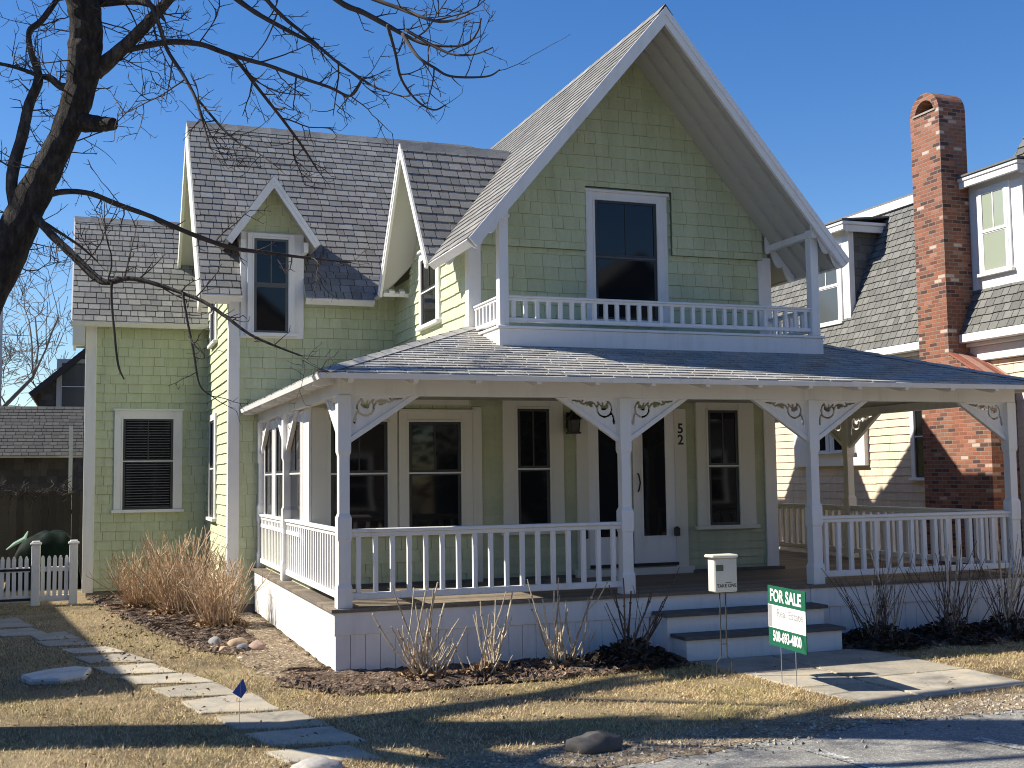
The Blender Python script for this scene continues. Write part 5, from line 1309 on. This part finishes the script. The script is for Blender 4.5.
clump((5.72, -.42, .02), [(-.5, .9), (.25, .85), (.5, .55), (.75, .6)], 'leggy clump of dark stems and leaf litter just right of the steps', 8, G3, nshort=16, dark=32)
clump((6.62, -.45, .02), [(-.2, .85), (.1, .9), (.3, .95), (.5, .7), (.7, .6)], 'tall clump of dark and pale stems between the other two right of the steps', 9, G3, nshort=16, dark=34)
clump((7.42, -.42, .02), [(-.3, .9), (.1, 1.0), (.25, .9), (.45, .85), (.6, .5)], 'tall clump of dark and pale stems by the rightmost front post', 10, G3, nshort=16, dark=34)
rr = random.Random(77)
m_ = MB(); leaf_litter(m_, 0, 0, 1, 0, rr)
for i in range(1500):
    P_ = rr.choice((0, 0, 1, 1, 1, 2)); 
    if P_ == 0: x, y = rr.uniform(-2.0, -.4), rr.uniform(1.6, 8.6)
    elif P_ == 1: x, y = rr.uniform(-.4, 3.3), rr.uniform(-.98, -.05)
    else: x, y = rr.uniform(5.2, 9), rr.uniform(-.8, -.05)
    leaf_litter(m_, x, y, .05, 1, rr, .03, (.012, .035), .03)
tag(m_.build('leaf_litter', DLEAF), 'brown leaf litter scattered over the mulch beds', 'leaves', kind='stuff')
m_ = MB()
for i in range(800):
    x, y = rr.uniform(-3.4, 8), rr.uniform(-3.6, -.6)
    if rr.random() < .3: x, y = rr.uniform(-2.6, -.3), rr.uniform(-.6, 4)
    if 3.4 < x < 5.5 and -3.1 < y and rr.random() < .85: continue
    leaf_litter(m_, x, y, .05, 1, rr, .03, (.012, .026), .02)
tag(m_.build('fallen_leaves', LEAF), 'dry fallen leaves scattered over the straw coloured lawn', 'leaves', kind='stuff')

# ------------------------------------------------------------------ stones
SA = m_stone('tan_cobble', (.52, .38, .25)); SB = m_stone('grey_cobble', (.24, .24, .25)); SBL = m_stone('blue_grey_cobble', (.20, .23, .30)); SP = m_stone('pink_cobble', (.45, .31, .25)); SW = m_stone('white_pebble', (.68, .64, .58)); SPALE = m_stone('pale_rock', (.55, .53, .47))
GC = 'cobbles piled at the mulch bed corner'
for (x, y, d, mt, lb) in ((-.60, 2.28, (.22, .16, .13), SA, 'largest tan cobble at the back of the pile by the mulch bed'), (-.86, 2.02, (.16, .10, .07), SA, 'flat tan cobble at the left of the pile'), (-.57, 1.92, (.12, .11, .10), SBL, 'blue grey cobble at the front of the pile'),
                          (-.36, 1.98, (.16, .13, .10), SP, 'brownish pink cobble at the right of the pile'), (-.28, 2.32, (.12, .10, .08), SP, 'small pinkish cobble behind the brownish one in the pile'), (-.93, 2.50, (.14, .10, .14), SB, 'upright grey stone behind the left of the pile'),
                          (-.98, 2.27, (.09, .07, .05), SW, 'white pebble at the left edge of the pile'), (-.70, 1.22, (.055, .045, .03), SW, 'lone small white pebble below the pile on bare soil')):
    x, y, d = -.62 + (x + .62) * .68, 2.10 + (y - 2.05) * .75, tuple(c * .66 for c in d)
    o = blob('cobble', mt, (x, y, d[2] * .34), d, int(abs(x * 1000 + y * 77)), amp=.14); tag(o, lb, 'stone', GC)
    o.rotation_euler = (0, 0, x * 9)
o = blob('boulder', m_stone('dark_boulder', (.13, .12, .11)), (1.03, -3.58, .03), (.20, .13, .095), 5, amp=.18); tag(o, 'dark weathered boulder at the edge of the road', 'rock')
o = blob('edge_stone', m_stone('light_edge_stone', (.40, .38, .35)), (-.80, -3.42, .01), (.17, .12, .08), 8, amp=.15); tag(o, 'pale rounded stone at the road end of the stepping path', 'rock')
fr_ = frame((0, 0, 0), (1, 0, 0), (0, 1, 0), (0, 0, 1)); m_ = MB()
m_.prism(fr_, [(-.35, .03), (-.12, .28), (.13, .36), (.28, .23), (.22, -.22), (0, -.36), (-.25, -.30)][::-1], -.02, .05)
o = m_.build('flat_rock', SPALE, bevel=.02); o.location = (-2.38, 1.04, 0); tag(o, 'pale flat rock half in shade on the left lawn', 'rock')

# ------------------------------------------------------------------ sign, brochure box, marker flag
SGREEN = m_plain('sign_green', (.012, .11, .06), .45, .08, 6, .05); SWHITE = m_plain('sign_white', (.80, .80, .80), .45, .04, 6, 0); SGREY = m_plain('sign_print_grey', (.30, .30, .31), .5, bmp=0); SDK = m_plain('printed_black', (.02, .02, .02), .5, bmp=0)
WIRE = m_plain('galvanised_wire', (.42, .43, .44), .4, metal=.7, bmp=0); DWIRE = m_plain('dark_wire', (.05, .052, .055), .5, bmp=0)
cx, cy = 3.515, -2.08; an = R(264); e = Vector((math.cos(an), math.sin(an), 0))
SI = thing('for_sale_sign', 'green and white FOR SALE sign on wire stakes beside the walkway', 'sign', (cx, cy, 0), an)
HW, Z0, Z1 = .345, .315, .835
sfr2 = frame((0, 0, 0), (1, 0, 0), (0, 0, 1), (0, -1, 0)); nsg = frame((0, 0, 0), (1, 0, 0), (0, 0, 1), (0, -1, 0))
m_ = MB(); m_.box(-HW, HW, -.004, .004, Z0, Z1); m_.build('panel', SGREEN, SI)
m_ = MB(); m_.fbox(nsg, -HW + .0, HW, Z0 + .155, Z1 - .165, .0045, .0055); m_.build('white_band', SWHITE, SI)
m_ = MB(); m_.fbox(nsg, -HW + .005, -HW + .075, Z0 + .16, Z1 - .17, .006, .0065); m_.build('printed_picture', SGREY, SI)
zc = lambda z: frame((0, -.0, z), (1, 0, 0), (0, 0, 1), (0, -1, 0))
text_mesh('lettering', 'FOR SALE', .145, frame((-.015, 0, Z1 - .088), (1, 0, 0), (0, 0, 1), (0, -1, 0)), SWHITE, SI, bold=.0045, ext=.0052, sx=.93)
text_mesh('lettering', '508-693-4800', .125, frame((.0, 0, Z0 + .082), (1, 0, 0), (0, 0, 1), (0, -1, 0)), SWHITE, SI, bold=.004, ext=.0052, sx=.74)
text_mesh('lettering', 'Real Estate', .098, frame((.06, 0, (Z0 + Z1) / 2 + .03), (1, 0, 0), (0, 0, 1), (0, -1, 0)), SGREY, SI, ext=.0064, sx=1.1, bold=.0012)
for x in (-.13, .14):
    m_ = MB(); m_.tube([(x, .002, -.1), (x, .002, Z0 + .02)], .0042, 6); m_.build('stake', WIRE, SI)
BX = thing('brochure_box', 'pale plastic brochure box on a dark wire stand by the walkway', 'box', (3.235, -1.48, 0), R(2))
PLAST = m_plain('pale_grey_plastic', (.60, .59, .54), .5, .08, 5, .05)
m_ = MB(); m_.box(-.112, .125, -.06, .06, .765, 1.07); m_.build('body', PLAST, BX, bevel=.01)
m_ = MB(); m_.box(-.142, .132, -.078, .07, 1.071, 1.10); m_.build('lid', m_plain('cream_plastic', (.74, .72, .60), .45, bmp=0), BX, bevel=.01)
bfr_ = frame((0, -.0605, 0), (1, 0, 0), (0, 0, 1), (0, -1, 0))
text_mesh('lettering', 'TAKE ONE', .042, frame((.01, -.0605, .822), (1, 0, 0), (0, 0, 1), (0, -1, 0)), SDK, BX, bold=.001, ext=.001)
m_ = MB(); m_.fbox(bfr_, -.095, -.02, .955, 1.01, .0, .001); m_.fbox(bfr_, .0, .06, .848, .855, 0, .001); m_.build('printed_picture', m_plain('dark_print', (.09, .11, .08), .6, bmp=0), BX)
m_ = MB()
for x in (-.028, .032):
    s = 1 if x > 0 else -1
    m_.tube([(x, 0, .79), (x, 0, .19), (x + s * .05, 0, .14), (x + s * .05, 0, -.05)], .006, 6)
m_.tube([(-.028, 0, .30), (.032, 0, .30)], .004, 5); m_.tube([(-.078, 0, .012), (.082, 0, .012)], .004, 5); m_.build('wire_stand', DWIRE, BX)
FL = thing('marker_flag', 'small blue utility marker flag on a thin wire beside a stepping stone', 'flag', (-1.095, -1.95, 0))
m_ = MB(); m_.tube([(0, 0, -.05), (.004, 0, .22), (.012, 0, .36)], .0016, 5); m_.build('wire', WIRE, FL)
m_ = MB(); ffr = frame((0, 0, 0), (1, 0, 0), (0, 0, 1), (0, -1, 0)); m_.prism(ffr, [(.015, .225), (.055, .28), (.028, .37), (-.05, .27)], -.001, .001); m_.build('flag_cloth', m_plain('blue_vinyl', (.02, .10, .42), .4, bmp=0), FL)

m_ = MB()
for i in range(2600):
    x = rr.uniform(-1.5, 8); y = -3.55 + min(.2, max(-.4, (x - 1.5) * .12)) + rr.gauss(0, .22) - .15
    s = rr.uniform(.006, .02); a = rr.uniform(0, 6.28); p = [(x + s * math.cos(a + k * 2.1) * rr.uniform(.7, 1.2), y + s * math.sin(a + k * 2.1) * rr.uniform(.7, 1.2)) for k in range(3)]
    m_.add([(q[0], q[1], .012) for q in p] + [(x, y, .012 + s * .9)], [(0, 1, 3), (1, 2, 3), (2, 0, 3)])
tag(m_.build('gravel', m_stem('gravel_chip', (.14, .13, .11), (.52, .47, .38))), 'loose gravel chips along the ragged edge of the road', 'gravel', kind='stuff')

# ------------------------------------------------------------------ dormant grass
def in_poly(X, Y, P):
    c = np.zeros(X.shape, bool); n = len(P)
    for i in range(n):
        x1, y1 = P[i]; x2, y2 = P[(i + 1) % n]
        k = ((y1 > Y) != (y2 > Y)) & (X < (x2 - x1) * (Y - y1) / (y2 - y1 + 1e-12) + x1)
        c ^= k
    return c
def grass(name, boxes, label, mat, lo, hi, width, tilt, seed):
    g = np.random.default_rng(seed); XY = []
    for x0, x1, y0, y1, dens in boxes:
        n = int((x1 - x0) * (y1 - y0) * dens); XY.append(np.stack([g.uniform(x0, x1, n), g.uniform(y0, y1, n)], 1))
    XY = np.concatenate(XY); X, Y = XY[:, 0], XY[:, 1]
    bad = np.zeros(len(X), bool)
    for P in STONES: bad |= in_poly(X, Y, P)
    for P in WALK + [BEDL, BEDF, BEDR]: bad |= in_poly(X, Y, P)
    bad |= in_poly(X, Y, STRIP) & (g.random(len(X)) < .93)
    bad |= (X > -.02) & (Y > -.02)
    bad |= (X > 3.2) & (X < 5.3) & (Y > -.6)
    edge = -3.45 - np.clip((2.2 - X) * .16, 0, .45) + .10 * np.sin(X * 3.1) + .06 * np.sin(X * 9.7 + 1)
    bad |= Y < edge - .08 * g.random(len(X))
    bad |= (Y < edge + .4) & (g.random(len(X)) < .45 * (1 - (Y - edge) / .4))
    pat = np.sin(X * 2.3 + 1.1 * np.sin(Y * 1.9)) * np.sin(Y * 2.7 + X * .8) + .6 * np.sin(X * 6.1 + Y * 4.3)
    bad |= g.random(len(X)) < np.clip(.28 - .34 * pat, 0, .85)
    X, Y = X[~bad], Y[~bad]; n = len(X)
    L = g.uniform(lo, hi, n) * (1 + .35 * np.sin(X * 11 + 2 * np.sin(Y * 7)) * np.sin(Y * 9 + X * 3)); a = g.uniform(0, 2 * np.pi, n); tl = np.clip(g.normal(tilt, .3, n), .1, 1.5); b = a + np.pi / 2
    w = width * g.uniform(.7, 1.3, n)
    V = np.empty((n, 3, 3), np.float32); dx, dy = np.cos(a), np.sin(a); bx, by = np.cos(b) * w / 2, np.sin(b) * w / 2
    z0 = g.uniform(.0, .012, n)
    V[:, 0] = np.stack([X - bx, Y - by, z0], 1); V[:, 1] = np.stack([X + bx, Y + by, z0], 1)
    V[:, 2] = np.stack([X + dx * L * np.sin(tl), Y + dy * L * np.sin(tl), z0 + L * np.cos(tl) + .004], 1)
    me = bpy.data.meshes.new(name); me.vertices.add(3 * n); me.loops.add(3 * n); me.polygons.add(n)
    me.vertices.foreach_set('co', V.ravel()); me.loops.foreach_set('vertex_index', np.arange(3 * n, dtype=np.int32)); me.polygons.foreach_set('loop_start', np.arange(0, 3 * n, 3, dtype=np.int32))
    me.update(); me.materials.append(mat)
    o = bpy.data.objects.new(name, me); COL.objects.link(o); tag(o, label, 'grass', kind='stuff')
def m_grass(name, stops):
    m, t, p = new_mat(name); g = nn(t, 'ShaderNodeNewGeometry'); r = ramp(t, g.outputs['Random Per Island'], stops)
    n = noise(t, .9, 4); gr = ramp(t, n.outputs[0], [(.48, (1, 1, 1)), (.66, (.80, .90, .62))])
    t.links.new(mixc(t, 1.0, r.outputs[0], gr.outputs[0], 'MULTIPLY'), p.inputs['Base Color']); p.inputs['Roughness'].default_value = .7
    return m
STRAW = m_grass('straw_blade', [(0, (.30, .205, .10)), (.35, (.56, .41, .20)), (.8, (.74, .56, .30)), (1, (.84, .68, .43))])
grass('dormant_grass', [(-.75, 3.6, -4.1, -.7, 5200), (3.3, 9.5, -3.7, -.5, 4200), (-4.5, -.2, -4.2, 0, 3600), (-4.5, -.3, 0, 4, 2200), (-4.6, -1.5, 4, 8.3, 1200), (-7, -4.5, -4, 8, 300)], 'short straw coloured dormant lawn grass', STRAW, .018, .046, .0042, 1.1, 1)
GRN = m_grass('green_blade', [(0, (.06, .075, .02)), (.6, (.12, .13, .04)), (1, (.20, .19, .07))])
grass('green_grass', [(-4.5, -.4, -3.6, 4, 1300), (-.5, 3.4, -3.6, -.9, 150), (-4.5, -1.5, 4, 8.2, 500)], 'sparse green winter grass among the straw', GRN, .02, .045, .004, .9, 2)
